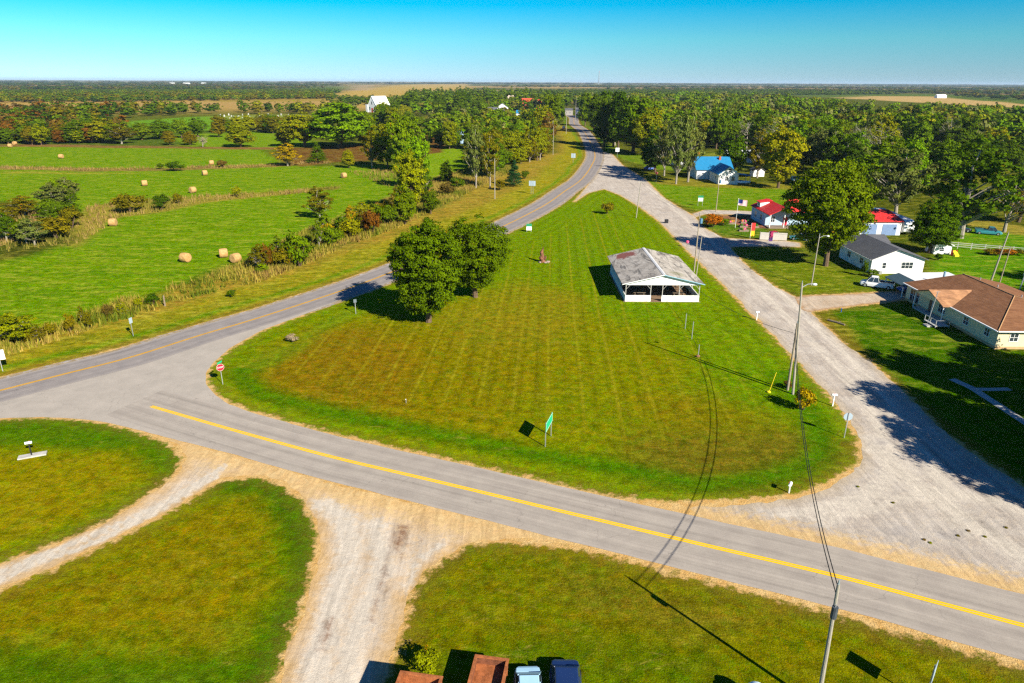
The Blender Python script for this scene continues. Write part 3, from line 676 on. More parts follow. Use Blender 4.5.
def tree_meshes(kind, seed, nc, nl, ls, m=None, smooth=0.0):
    """unit tree 1 m tall at H=1 scaled: built 12 m tall, crown radius 4.5"""
    rs = np.random.RandomState(seed); H = 12.0; m = m or LEAF
    if kind == 'bush':
        H = 2.0; c = rs.normal(size=(nc, 3)); c /= np.linalg.norm(c, axis=1)[:, None]; c *= (rs.uniform(.2, 1, nc)**.5)[:, None]
        c = c*[.8, .8, .6]+[0, 0, .9]; c[:, 2] = np.maximum(c[:, 2], .25); rc = rs.uniform(.25, .42, nc)
    elif kind == 'conifer':
        z = rs.uniform(.06, 1, nc); a = rs.uniform(0, 2*np.pi, nc); r_ = (1-z)*3.3*rs.uniform(.5, 1, nc)
        c = np.c_[r_*np.cos(a), r_*np.sin(a), z*H*.97]; rc = .35+(1-z)*.8
    else:
        base = {'round': .03, 'tall': .03, 'airy': .10, 'bare': .18}[kind]
        d = rs.normal(size=(nc, 3)); d /= np.linalg.norm(d, axis=1)[:, None]; rr_ = (rs.uniform(.10, 1, nc)**.45)[:, None]
        top = rs.uniform(-.25, .25, 2)
        lobes = 1+.10*np.sin(2*np.arctan2(d[:, 1], d[:, 0])+seed)+.10*np.sin(3*np.arctan2(d[:, 1], d[:, 0])+seed*2.1)+.14*np.sin(4*d[:, 2]+seed)
        c = d*rr_*lobes[:, None]*[4.0, 4.0, H*(1-base)/2*.90]+[top[0], top[1], H*(1+base)/2]
        k = np.clip(.62+(c[:, 2]/H-base)*1.6, .62, 1); c[:, :2] *= k[:, None]; c[:, 2] = np.maximum(c[:, 2], H*.12+rs.uniform(0, .8, nc))
        rc = rs.uniform(.5, 1.1, nc)*(0.85 if kind in ('airy', 'bare') else 1)*(0.72 if nc > 300 else 1)
    per = nl//nc; ci = np.repeat(np.arange(nc), per); n = len(ci)
    dd = rs.normal(size=(n, 3)); dd /= np.linalg.norm(dd, axis=1)[:, None]; dd[:, 2] = np.where(dd[:, 2] < -.3, -dd[:, 2]*.6, dd[:, 2])
    pos = c[ci]+dd*(rc[ci]*rs.uniform(.3, 1.28, n))[:, None]*[1, 1, .9]
    cen = np.array([0, 0, H*.5]); out = pos-cen; out /= np.linalg.norm(out, axis=1)[:, None]
    nor = dd*(.75-.2*smooth)+out*(.55+.5*smooth)+rs.normal(size=(n, 3))*(.55-.3*smooth)
    v = rs.uniform(.15, .85, nc)[ci]*.65+rs.uniform(0, 1, n)*.35
    crown = leaves_mesh('crown', pos, nor, ls, v, m, rs)
    mb = MB(); rr = random.Random(seed)
    if kind == 'bush':
        for i in range(5): a = rr.uniform(0, 6.28); mb.tube([(0, 0, -.1), (.25*math.cos(a), .25*math.sin(a), .5), (.5*math.cos(a), .5*math.sin(a), 1.1)], [.04, .03, .015], 5)
    elif kind == 'conifer':
        mb.tube([(0, 0, -.4), (0, 0, 5), (0, 0, 11.6)], [.22, .14, .03], 7)
    else:
        tw = .30 if kind in ('round',) else .24
        tp = [(0, 0, -.6), (.05, 0, .05), (rr.uniform(-.1, .1), rr.uniform(-.1, .1), 2), (rr.uniform(-.25, .25), rr.uniform(-.25, .25), 5), (rr.uniform(-.4, .4), rr.uniform(-.4, .4), 8.5), (0, 0, 10.6)]
        mb.tube(tp, [tw*1.5, tw*1.25, tw, tw*.75, tw*.4, .05], 8)
        order = np.argsort(-np.hypot(c[:, 0], c[:, 1]))[:(26 if kind in ('airy', 'bare') else 12)]
        for j in order:
            q_ = c[j]; zb = max(1.6, min(8.5, q_[2]-np.hypot(q_[0], q_[1])*.85)); f = zb/10
            st = Vector(tp[2]).lerp(Vector(tp[4]), min(1, max(0, (zb-2)/6.5))); st.z = zb
            e_ = Vector(q_); md_ = st.lerp(e_, .5)+Vector((0, 0, .35)); mb.tube([st, md_, e_], [tw*.45, tw*.28, .04], 5)
        if kind == 'bare':
            for j in range(60):
                q_ = Vector(c[rr.randrange(nc)]); e_ = q_+Vector((rr.uniform(-1.4, 1.4), rr.uniform(-1.4, 1.4), rr.uniform(.2, 1.8))); mb.tube([q_, e_], [.05, .015], 4)
    return crown, mb.mesh('trunk', BARKP if kind in ('airy', 'bare') else BARK)

HN = {'round': (12.0, 4.75), 'tall': (12.0, 4.75), 'airy': (12.0, 4.6), 'bare': (12.0, 4.5), 'conifer': (12.0, 3.3), 'bush': (2.0, 1.05)}
PROTO = {}
for kind, lst in {'round': [(s_, 190, 13000, .36) for s_ in (1, 2, 3, 4)], 'tall': [(s_, 190, 12000, .36) for s_ in (5, 6)], 'airy': [(s_, 110, 7000, .32) for s_ in (8, 9)],
                  'bare': [(s_, 60, 1100, .26) for s_ in (11, 12)], 'conifer': [(14, 130, 5000, .30)], 'bush': [(s_, 26, 1500, .13) for s_ in (16, 17, 18)]}.items():
    PROTO[kind] = [tree_meshes(kind, *a) for a in lst]
HERO = {'round': [tree_meshes('round', s_, 620, 62000, .20) for s_ in (31, 32, 35)], 'tall': [tree_meshes('tall', s_, 600, 62000, .20) for s_ in (33,)]}

PAL = {'dark green': L(68, 98, 3), 'deep green': L(92, 120, 2), 'green': L(112, 138, 3), 'bright green': L(120, 158, 4), 'yellow-green': L(150, 154, 5), 'olive': L(126, 118, 10),
       'golden yellow': L(185, 158, 8), 'rusty brown': L(138, 92, 22), 'brown': L(126, 104, 40), 'grey-green': L(118, 128, 55), 'grey': L(185, 168, 135), 'bluish green': L(50, 88, 42), 'orange': L(190, 115, 15)}
tr_rng = random.Random(5)
n_trees = 0
def plant(kind, x, y, h, r, colname, label, cat='tree', name=None, group=None, hero=None, rz=None, lean=None):
    """one tree or shrub: empty at its foot, trunk and crown below it"""
    global n_trees
    pr = HERO[kind][hero] if hero is not None else tr_rng.choice(PROTO[kind])
    nm = name or {'bush': 'shrub', 'conifer': 'conifer_tree', 'bare': 'bare_tree'}.get(kind, 'leafy_tree')
    t = thing(nm, label, cat, (x, y, 0), tr_rng.uniform(0, 6.28) if rz is None else rz, group)
    h0, r0 = HN[kind]; t.scale = (r/r0, r/r0, h/h0)
    c = bpy.data.objects.new('crown' if kind != 'bush' else 'foliage', pr[0]); link(c, t)
    k = tr_rng.uniform(.85, 1.15); b = PAL[colname]; c.color = (b[0]*k*tr_rng.uniform(.92, 1.1), b[1]*k, b[2]*k, 1)
    link(bpy.data.objects.new('trunk' if kind != 'bush' else 'stems', pr[1]), t); n_trees += 1
    return t
def tree_px(kind, px, base, top, wpx, colname, label, **k):
    b = g(px, base); h = height_at(px, base, top); d = math.hypot(b[0], b[1]); r = wpx*d/FPX/2*1.0
    # the far lip of a round crown pokes above its apex in a downward view
    h = h*1.02
    return plant(kind, b[0], b[1], h, r, colname, label, **k)

# --- the two oaks on the green and the yard trees
tree_px('round', 429, 322, 222, 84, 'deep green', 'large round oak with orange tinged leaves, front one of the two beside the highway', hero=0)
tree_px('round', 475, 297, 214, 78, 'deep green', 'dark green oak standing right behind the front oak on the green', hero=1)
tree_px('tall', 825, 266, 156, 80, 'green', 'tall spreading green tree between the red-roofed house and the white house', hero=0)
tree_px('round', 929, 253, 200, 42, 'deep green', 'dense green tree in front of the little white shed', hero=2)
tree_px('airy', 960, 238, 140, 74, 'deep green', 'wide feathery dark tree towering behind the white picket fence')
tree_px('airy', 895, 216, 146, 52, 'grey-green', 'thin grey-trunked tree behind the camper and the red metal roof')
tree_px('round', 866, 206, 152, 44, 'green', 'green tree behind the red metal roof')
tree_px('bare', 1004, 232, 178, 44, 'olive', 'nearly bare tree at the right edge above the picket fence')
tree_px('round', 1018, 222, 168, 40, 'dark green', 'dark tree at the far right beyond the parked cars')
tree_px('bush', 607, 214, 200, 14, 'olive', 'lone round shrub near the top of the village green', cat='shrub')
tree_px('bush', 712, 227, 212, 24, 'orange', 'orange and green shrub in the garden bed by the gravel road', cat='shrub')
tree_px('bush', 724, 225, 217, 14, 'green', 'small green shrub in the garden bed beside the orange one', cat='shrub')
tree_px('bush', 758, 277, 266, 10, 'olive', 'low olive shrub below the garden flags', cat='shrub') if False else None
tree_px('bush', 938, 260, 252, 8, 'dark green', 'little dark shrub by the picket fence', cat='shrub')
tree_px('bush', 872, 277, 268, 12, 'deep green', 'low green shrub at the corner of the white house', cat='shrub')
tree_px('bush', 863, 276, 258, 7, 'deep green', 'slim upright shrub beside the white house wall', cat='shrub')
tree_px('bush', 803, 410, 384, 24, 'golden yellow', 'clump of tall yellow weeds at the foot of the paired poles', cat='weeds', name='weed_clump')
tree_px('bush', 788, 388, 380, 12, 'brown', 'brown weed tuft left of the paired poles', cat='weeds', name='weed_clump')
tree_px('bush', 293, 342, 333, 14, 'grey', 'pale dry weed clump on the west end of the green', cat='weeds', name='weed_clump')
tree_px('bush', 427, 672, 648, 40, 'yellow-green', 'yellow flowering weeds beside the rusty container', cat='weeds', name='weed_clump')
# shade trees right of the frame, their shadows lie on the gravel road and lawn
for i, (x, y, h, r) in enumerate([(53, 42, 14.5, 6.8), (54, 52, 14.5, 6.8), (60.5, 62, 14, 6.5), (68.5, 68, 11, 5.5)]):
    plant('round', x, y, h, r, 'green', ['nearest shade tree by the gravel apron outside the right edge', 'second shade tree by the gravel road outside the right edge', 'third shade tree in front of the brown-roofed house outside the right edge', 'rear shade tree on the lawn outside the right edge'][i], hero=i % 3)
plant('round', 101, 88, 17, 8, 'green', 'shade tree behind the brown-roofed house outside the right edge', hero=1)
plant('tall', 106, 101, 16, 7, 'green', 'second shade tree behind the brown-roofed house outside the right edge', hero=0)

for i, (px, py) in enumerate([(858, 487), (893, 503), (924, 540), (930, 543), (958, 536), (968, 531), (985, 537), (1006, 528)]):
    plant('bush', *g(px, py), .10, .17, ['yellow-green', 'olive', 'brown'][i % 3], 'tiny weed tuft growing in the gravel apron at the right', 'weeds', 'weed_tuft', 'weed tufts in the gravel apron')
# --- surveyed single trees: kind, x, base, top, width (px), colour, label
T = [
 ('airy', 20, 344, 312, 42, 'yellow-green', 'young yellow-green tree in the ditch at the left edge above the road sign'),
 ('airy', 320, 219, 187, 28, 'olive', 'olive pointed tree standing alone at the meadow corner'),
 ('bush', 162, 210, 192, 17, 'dark green', 'round dark green shrub beside the bare shrub in the meadow'),
 ('bush', 131, 212, 190, 30, 'olive', 'grey-stemmed olive shrub in the meadow left of the dark round one'),
 ('airy', 70, 207, 189, 18, 'deep green', 'small green tree behind the brown scrub at the left'),
 ('bush', 46, 211, 198, 14, 'deep green', 'green shrub at the back of the brown scrub'),
 ('bush', 178, 204, 191, 10, 'olive', 'small olive shrub by the hay bale at the meadow hedge'),
 ('bush', 237, 197, 184, 9, 'yellow-green', 'small yellow-green shrub in the strip between the meadows'),
 ('bush', 176, 171, 160, 18, 'dark green', 'dark round shrub on the far meadow strip'),
 ('bush', 161, 169, 162, 7, 'deep green', 'tiny shrub next to the dark round one on the far strip'),
 ('bush', 222, 167, 159, 12, 'brown', 'brownish shrub on the far meadow strip'),
 ('round', 241, 147, 124, 28, 'yellow-green', 'round yellow-green tree at the far edge of the meadow'),
 ('round', 198, 137, 117, 16, 'deep green', 'green tree left of the round yellow-green meadow tree'),
 ('round', 219, 137, 120, 14, 'olive', 'olive tree right behind the meadow edge'),
 ('bare', 203, 147, 135, 10, 'grey', 'small grey bare tree at the meadow edge'),
 ('round', 190, 145, 132, 14, 'olive', 'olive tree beside the small bare one at the meadow edge'),
 ('round', 162, 139, 120, 24, 'deep green', 'broad green tree of the meadow hedge'),
 ('round', 142, 140, 122, 18, 'green', 'mid green tree of the meadow hedge near the pasture'),
 ('round', 170, 145, 131, 12, 'olive', 'short olive tree in front of the meadow hedge'),
 ('round', 182, 138, 118, 16, 'green', 'upright tree in the hedge behind the meadow'),
 ('round', 80, 143, 122, 30, 'deep green', 'biggest dark tree in the hedge at the left'),
 ('round', 38, 143, 124, 27, 'dark green', 'wide dark tree in the hedge at the left edge'),
 ('round', 106, 143, 119, 28, 'yellow-green', 'bright yellow-green tree in the hedge'),
 ('airy', 122, 144, 125, 24, 'olive', 'thin olive tree closing the hedge'),
 ('round', 272, 133, 114, 15, 'deep green', 'dark upright tree by the graveyard'),
 ('round', 284, 146, 129, 17, 'olive', 'olive tree in front of the graveyard hedge'),
 ('round', 340, 148, 103, 66, 'bright green', 'huge bright green tree in the middle of the fields'),
 ('round', 305, 147, 112, 40, 'yellow-green', 'large yellow-green tree left of the huge bright tree'),
 ('round', 366, 146, 112, 30, 'green', 'green tree joined to the right of the huge bright tree'),
 ('conifer', 318, 163, 142, 20, 'deep green', 'pointed green tree before the brown field'),
 ('airy', 288, 166, 143, 26, 'golden yellow', 'thin golden tree at the left end of the brown field'),
 ('round', 349, 168, 150, 14, 'yellow-green', 'small lollipop tree in front of the brown field'),
 ('tall', 388, 168, 120, 30, 'yellow-green', 'tall yellow-green tree beside the brown field'),
 ('tall', 404, 172, 111, 36, 'green', 'tall green tree in the middle of the belt'),
 ('airy', 372, 168, 128, 22, 'olive', 'thin olive tree right of the brown field'),
 ('tall', 412, 214, 148, 34, 'yellow-green', 'tall yellow-green tree in front of the belt near the highway'),
 ('tall', 420, 190, 132, 26, 'bright green', 'bright green tree in the front of the belt'),
 ('round', 405, 224, 186, 28, 'green', 'leafy green tree above the highway ditch'),
 ('round', 431, 214, 189, 18, 'deep green', 'small green tree right of the tall yellow-green one'),
 ('round', 446, 184, 162, 14, 'deep green', 'small dark tree on the little meadow'),
 ('bush', 457, 189, 175, 18, 'deep green', 'dark shrub on the little meadow'),
 ('airy', 476, 188, 122, 24, 'grey-green', 'tall grey-green tree left of the roadside pole'),
 ('airy', 490, 188, 130, 24, 'olive', 'tall thin olive tree behind the roadside pole'),
 ('conifer', 514, 186, 160, 20, 'bluish green', 'bluish spruce beside the highway verge'),
 ('bush', 525, 179, 169, 10, 'deep green', 'small shrub right of the spruce'),
 ('round', 633, 153, 98, 46, 'deep green', 'massive tree beside the highway opposite the white sign'),
 ('round', 648, 156, 106, 34, 'yellow-green', 'yellow-green tree fused to the massive roadside tree'),
 ('airy', 676, 184, 112, 30, 'grey-green', 'tall pale-trunked tree in front of the blue-roofed house'),
 ('airy', 688, 182, 108, 34, 'grey-green', 'second pale-trunked tree close to the blue-roofed house'),
 ('airy', 664, 176, 118, 24, 'grey-green', 'slim pale-trunked tree by the stop sign at the far junction'),
 ('round', 733, 176, 134, 28, 'deep green', 'round green tree right behind the blue-roofed house'),
 ('tall', 778, 188, 124, 44, 'yellow-green', 'yellowish tree behind the parked cars and red roof'),
 ('airy', 757, 178, 130, 28, 'olive', 'olive tree between the blue-roofed house and the red-roofed house'),
 ('conifer', 874, 190, 158, 16, 'golden yellow', 'small golden tree among the woods right of the big yard tree'),
 ('round', 905, 200, 140, 34, 'bright green', 'bright tree among the woods right of the golden one'),
 ('bush', 300, 266, 226, 34, 'green', 'green thicket shrub in the highway ditch'),
 ('bush', 284, 268, 244, 24, 'olive', 'olive shrub left of the green thicket'),
 ('bush', 332, 246, 222, 22, 'green', 'green shrub in the ditch below the belt'),
 ('bush', 352, 238, 214, 26, 'yellow-green', 'yellow-green shrub in the ditch below the belt'),
 ('bush', 372, 234, 206, 22, 'rusty brown', 'rusty shrub in the ditch below the belt'),
 ('bush', 268, 270, 238, 12, 'rusty brown', 'thin rusty sapling at the left of the ditch thicket'),
 ('bush', 386, 226, 200, 24, 'deep green', 'dark shrub just left of the leafy ditch tree'),
 ('bush', 262, 273, 262, 14, 'green', 'low green shrub in the ditch'),
 ('bush', 153, 306, 291, 15, 'dark green', 'dark shrub beside the old wooden post'),
 ('bush', 232, 297, 288, 10, 'deep green', 'small shrub by the highway edge'),
 ('bush', 448, 196, 180, 18, 'brown', 'brown brush above the ditch'),
 ('bush', 500, 190, 178, 14, 'olive', 'olive brush at the foot of the roadside pole'),
 ('conifer', 533, 150, 118, 18, 'green', 'pointed green tree by the highway bend'),
 ('airy', 548, 150, 112, 22, 'brown', 'brownish thin tree by the highway bend'),
 ('tall', 604, 146, 96, 26, 'deep green', 'tall tree at the right roadside just beyond the white sign'),
 ('round', 618, 148, 92, 30, 'dark green', 'dark round tree left of the massive roadside tree'),
 ('tall', 594, 133, 92, 18, 'deep green', 'tree overhanging the right side of the far highway'),
 ('round', 585, 126, 93, 16, 'green', 'tree at the right side of the highway where it enters town'),
 ('round', 604, 132, 91, 22, 'deep green', 'tall green tree in the row right of the far highway'),
 ('tall', 552, 132, 94, 20, 'green', 'tall green tree left of the far highway'),
 ('round', 543, 141, 104, 24, 'yellow-green', 'yellow-green roadside tree left of the far highway'),
 ('round', 559, 124, 96, 14, 'deep green', 'tree at the left side where the highway enters town'),
 ('airy', 540, 160, 124, 20, 'olive', 'airy olive tree on the bank inside the highway bend'),
 ('round', 655, 172, 128, 30, 'dark green', 'dark tree shading the lane to the blue-roofed house'),
]
for k, px, b, t, wd, c, lab in T:
    tree_px(k, px, b, t, wd, c, lab, cat='shrub' if k == 'bush' else 'tree')
rr = random.Random(11)
for i in range(9):      # ditch shrubs by the left edge
    px = 30+i*13+rr.uniform(-6, 6); by = 343-(px-34)*.30+rr.uniform(-4, 3)
    c = rr.choice(['olive', 'brown', 'yellow-green', 'olive'])
    tree_px('airy' if i % 3 == 1 else 'bush', px, by, by-rr.uniform(8, 22), rr.uniform(7, 14), c, f'{c} ditch shrub between the left meadow and the highway', cat='shrub', group='shrubs along the left ditch')
for i in range(58):      # thicket along the highway ditch
    f = rr.random(); px = 258+f*175; by = 272-f*72+rr.uniform(-9, 3); k = rr.random()
    c = rr.choice(['green', 'olive', 'yellow-green', 'deep green', 'green', 'brown', 'golden yellow'])
    tree_px('airy' if k < .25 else 'bush', px, by, by-rr.uniform(8, 19)*(1.7 if k < .25 else 1), rr.uniform(7, 19), c, f'{c} sapling or shrub in the long thicket between the near meadow and the highway', cat='shrub', group='thicket along the highway ditch')
for i in range(16):      # brown scrub
    px = rr.uniform(-8, 72); by = rr.uniform(214, 250)-max(0, px-40)*.5
    c = rr.choice(['olive', 'deep green', 'olive', 'green', 'grey-green'])
    tree_px('airy' if i % 3 else 'bush', px, by, by-rr.uniform(18, 32), rr.uniform(20, 30), c, f'{c} scrub tree in the thicket at the left edge', group='scrub at the left edge of the meadow')

# --- woods: nearest as single trees, the rest as masses
def wood(poly, spacing, hr, rr_, pal, seed, group, kinds=('round', 'round', 'tall'), single=True, avoid=(), where='', grow=True):
    rnd = random.Random(seed); pw = gp(poly); lo, hi = pw.min(0), pw.max(0); out = []
    y = lo[1]
    while y < hi[1]:
        sp = spacing*(1+(max(0, y-500)/1400 if grow else 0)); x = lo[0]
        while x < hi[0]:
            a, b = x+rnd.uniform(-.45, .45)*sp, y+rnd.uniform(-.45, .45)*sp
            if inpoly(a, b, pw) and (not grow or b < 330 or float(fbm(np.array([a/70.]), np.array([b/95.]))[0]) > .385) and not any(inpoly(a, b, q_) for q_ in avoid): out.append((a, b, rnd.uniform(*hr), rnd.uniform(*rr_), rnd.choice(pal), rnd.choice(kinds)))
            x += sp
        y += sp
    return out
MASS = []   # (x, y, h, r, palette index)
def dense(cands, nsingle, group, where, palname):
    global MASS
    cands.sort(key=lambda c: c[0]**2+c[1]**2)
    for c in cands[:nsingle]:
        sz = 'tall' if c[2] > 12.5 else 'low'
        plant(c[5], c[0], c[1], c[2], c[3], c[4], f'{sz} {c[4]} tree {where}', group=group)
    MASS += [(c[0], c[1], c[2], c[3], palname) for c in cands[nsingle:]]
A_HWY = np.array(offset(hwy, 12).tolist()+offset(hwy, -9).tolist()[::-1])
greens = ['dark green', 'deep green', 'green', 'green', 'bright green', 'grey-green', 'yellow-green', 'deep green']
# right of the highway
av = [A_HWY, gp([(600, 186), (760, 186), (760, 178), (700, 150), (655, 152), (620, 158), (600, 150)]), gp([(695, 152), (745, 148), (762, 168), (730, 174)]), gp([(900, 160), (1100, 160), (1100, 240), (860, 240)])]
c = wood([(606, 152), (598, 130), (586, 116), (600, 108), (700, 104), (780, 105), (850, 112), (925, 118), (1080, 126), (1100, 150), (1000, 160), (960, 170), (930, 200), (872, 204), (850, 196), (800, 178), (770, 172), (735, 168), (705, 156), (660, 158), (650, 140)], 11.5, (10, 20), (5, 8.5), greens, 3, '', ('round', 'round', 'tall', 'round', 'airy', 'round', 'tall', 'bare'), avoid=av)
print('right wood', len(c)); dense(c, 66, 'trees of the wood right of the highway', 'in the wood behind the houses on the right', 'g')
c = wood([(930, 178), (975, 158), (1100, 140), (1150, 165), (1040, 168), (990, 176), (955, 186)], 12, (8, 14), (4.5, 7), ['dark green', 'deep green', 'green'], 4, '', ('round', 'airy'))
print('r2', len(c)); dense(c, 14, 'dark trees at the right edge', 'at the right edge above the meadow', 'd')
# left of the highway, the belt
c = wood([(430, 150), (430, 126), (470, 108), (540, 108), (560, 118), (556, 136), (545, 160), (520, 172), (498, 184), (470, 176), (478, 150)], 9.5, (8, 15), (3.6, 6), ['green', 'deep green', 'yellow-green', 'bright green', 'olive'], 5, '', ('round', 'airy', 'tall'), avoid=[A_HWY, gp([(440, 146), (440, 136), (474, 132), (476, 146)])])
print('belt', len(c)); dense(c, 44, 'trees of the belt left of the highway', 'in the belt left of the highway', 'g')
c = wood([(360, 120), (352, 108), (440, 104), (470, 104), (440, 122), (420, 130), (372, 132)], 15, (8, 16), (4.5, 8), ['green', 'deep green', 'yellow-green'], 6, '', avoid=[gp([(355, 118), (355, 108), (395, 108), (395, 118)])])
print('belt2', len(c)); dense(c, 14, 'trees around the white church', 'around the white church', 'g')
c = wood([(400, 112), (410, 97), (470, 95), (560, 97), (572, 104), (560, 112), (520, 116), (440, 116)], 20, (13, 22), (8, 12), ['dark green', 'deep green'], 7, '')
print('bigdark', len(c)); dense(c, 10, 'big dark trees by the town', 'among the big dark trees by the town', 'd')
c = wood([(580, 112), (575, 103), (690, 99), (760, 102), (790, 105), (640, 112), (600, 118)], 17, (13, 20), (7, 10), ['dark green'], 8, '', avoid=[A_HWY]); dense(c, 0, '', '', 'g'); print('rfar', len(c))
# hedges to the left
c = wood([(-60, 146), (-60, 130), (0, 128), (60, 128), (125, 130), (128, 143), (60, 145)], 10, (7, 12), (4, 6.5), ['olive', 'deep green', 'yellow-green', 'rusty brown', 'green'], 9, ''); print('hedgeA', len(c))
dense(c, 20, 'trees of the hedge left of the meadow', 'in the hedge at the left edge', 'a')
c = wood([(-60, 130), (-60, 112), (125, 112), (125, 118), (100, 124), (40, 128)], 15, (10, 15), (5, 8), ['olive', 'deep green', 'rusty brown'], 10, ''); dense(c, 0, '', '', 'a'); print('B', len(c))
c = wood([(125, 112), (300, 111), (345, 110), (345, 116), (300, 114), (200, 114), (125, 118)], 14, (9, 15), (5, 8), ['yellow-green', 'olive', 'deep green'], 12, ''); dense(c, 0, '', '', 'y'); print('B2', len(c))
c = wood([(215, 128), (300, 124), (300, 134), (215, 134)], 12, (7, 11), (4, 6), ['yellow-green', 'olive', 'green'], 13, ''); dense(c, 14, 'trees between the meadow and the graveyard', 'between the meadow and the graveyard', 'y')
print('trees as things', n_trees)
# far country woods, in long strips
def strips(pxlist, spacing, hr, r_, pal, seed):
    global MASS
    for j, pl in enumerate(pxlist):
        c = wood(pl, spacing, hr, r_, ['x'], seed+j, '', ('x',), grow=False); print('strip', j, len(c)); MASS += [(q_[0], q_[1], q_[2], q_[3], pal) for q_ in c]
strips([[(-60, 102.6), (-60, 96.5), (100, 96), (260, 95), (330, 94.5), (340, 98.5), (250, 100.2), (200, 101), (100, 102.4)]], 14, (7, 12), (5, 8), 'y', 60)
strips([[(-60, 95), (-60, 92.5), (150, 92), (330, 91.5), (345, 93), (150, 94.2)], [(500, 93), (560, 91.5), (700, 92), (840, 93), (900, 94.5), (800, 95.5), (700, 96), (560, 97)], [(330, 103), (345, 100.5), (400, 101), (430, 99), (400, 104), (350, 106)]], 24, (7, 12), (7, 11), 'd', 70)
strips([[(-60, 90), (-60, 88.6), (200, 88.2), (330, 88), (200, 89.8)], [(600, 89.5), (1100, 93.5), (1100, 96.5), (880, 93), (700, 91)], [(940, 96), (1100, 102), (1100, 104.5), (1010, 100.5)]], 36, (9, 14), (11, 17), 'f', 80)
strips([[(-60, 86.2), (-60, 85.4), (340, 85.2), (340, 86)], [(480, 87), (600, 86.8), (1100, 90.2), (1100, 91.4), (800, 88.6)], [(-60, 84.2), (-60, 83.8), (300, 83.6), (300, 84)], [(600, 84.8), (1100, 88), (1100, 88.6), (800, 86)]], 70, (10, 16), (22, 34), 'f', 90)
strips([[(-60, 82.4), (-60, 82.1), (1100, 86.2), (1100, 86.6)]], 230, (14, 26), (80, 120), 'f', 99)

def mass_object(name, label, pts, ramp, seed):
    m = leafmat(name+'_leaves', True, ramp)
    pc = bpy.data.collections.new(name+'_kinds')
    for i in range(4):
        cr, _ = tree_meshes(('round', 'tall')[i % 2], 200+seed*10+i, 46, 1000, .85, m, 1.0); cr.name = 'crown'
        o = bpy.data.objects.new('crown', cr); pc.objects.link(o)
    me = bpy.data.meshes.new(name); n = len(pts)
    me.vertices.add(n); me.vertices.foreach_set('co', np.array([(p[0], p[1], -.3) for p in pts], np.float32).ravel())
    sc = me.attributes.new('sc', 'FLOAT_VECTOR', 'POINT'); sc.data.foreach_set('vector', np.array([(p[3]/4.75, p[3]/4.75, p[2]/12) for p in pts], np.float32).ravel())
    ng = bpy.data.node_groups.new(name+'_scatter', 'GeometryNodeTree')
    ng.interface.new_socket('Geometry', in_out='INPUT', socket_type='NodeSocketGeometry'); ng.interface.new_socket('Geometry', in_out='OUTPUT', socket_type='NodeSocketGeometry')
    gi = N(ng, 'NodeGroupInput'); go = N(ng, 'NodeGroupOutput'); ip = N(ng, 'GeometryNodeInstanceOnPoints'); ci = N(ng, 'GeometryNodeCollectionInfo')
    ci.inputs['Collection'].default_value = pc; ci.inputs['Separate Children'].default_value = True; ci.inputs['Reset Children'].default_value = True
    ip.inputs['Pick Instance'].default_value = True
    na = N(ng, 'GeometryNodeInputNamedAttribute', data_type='FLOAT_VECTOR'); na.inputs['Name'].default_value = 'sc'
    rv = N(ng, 'FunctionNodeRandomValue', data_type='FLOAT_VECTOR'); rv.inputs[0].default_value = (0, 0, 0); rv.inputs[1].default_value = (0, 0, 6.28)
    ng.links.new(gi.outputs[0], ip.inputs['Points']); ng.links.new(ci.outputs[0], ip.inputs['Instance']); ng.links.new(na.outputs['Attribute'], ip.inputs['Scale']); ng.links.new(rv.outputs[0], ip.inputs['Rotation'])
    ng.links.new(ip.outputs[0], go.inputs[0])
    o = bpy.data.objects.new(name, me); link(o); md = o.modifiers.new('scatter', 'NODES'); md.node_group = ng
    tag(o, label, 'woods', kind='stuff')
RG = [PAL['deep green'], PAL['green'], L(124, 146, 20), L(132, 130, 40), PAL['green'], PAL['bright green'], L(140, 145, 75), L(118, 140, 8), PAL['deep green'], L(150, 155, 25)]
mass_object('green_woods', 'mixed green woods stretching behind the houses and along the highway', [p for p in MASS if p[4] == 'g'], RG, 1)
mass_object('dark_woods', 'dark green woods beyond the town and the fields', [p for p in MASS if p[4] == 'd'], [PAL['deep green'], PAL['green'], PAL['deep green'], L(118, 134, 10)], 2)
mass_object('autumn_woods', 'brown and olive autumn woods behind the left hedge', [p for p in MASS if p[4] == 'a'], [PAL['olive'], PAL['deep green'], PAL['rusty brown'], PAL['dark green'], PAL['brown'], PAL['green']], 3)
mass_object('yellowing_woods', 'yellowing tree lines on both sides of the harvested strip', [p for p in MASS if p[4] == 'y'], [PAL['olive'], PAL['yellow-green'], PAL['deep green'], PAL['dark green'], PAL['green'], PAL['deep green'], PAL['olive']], 4)
mass_object('horizon_woods', 'far hazy tree lines below the horizon', [p for p in MASS if p[4] == 'f'], [PAL['dark green'], PAL['olive'], PAL['deep green']], 5)

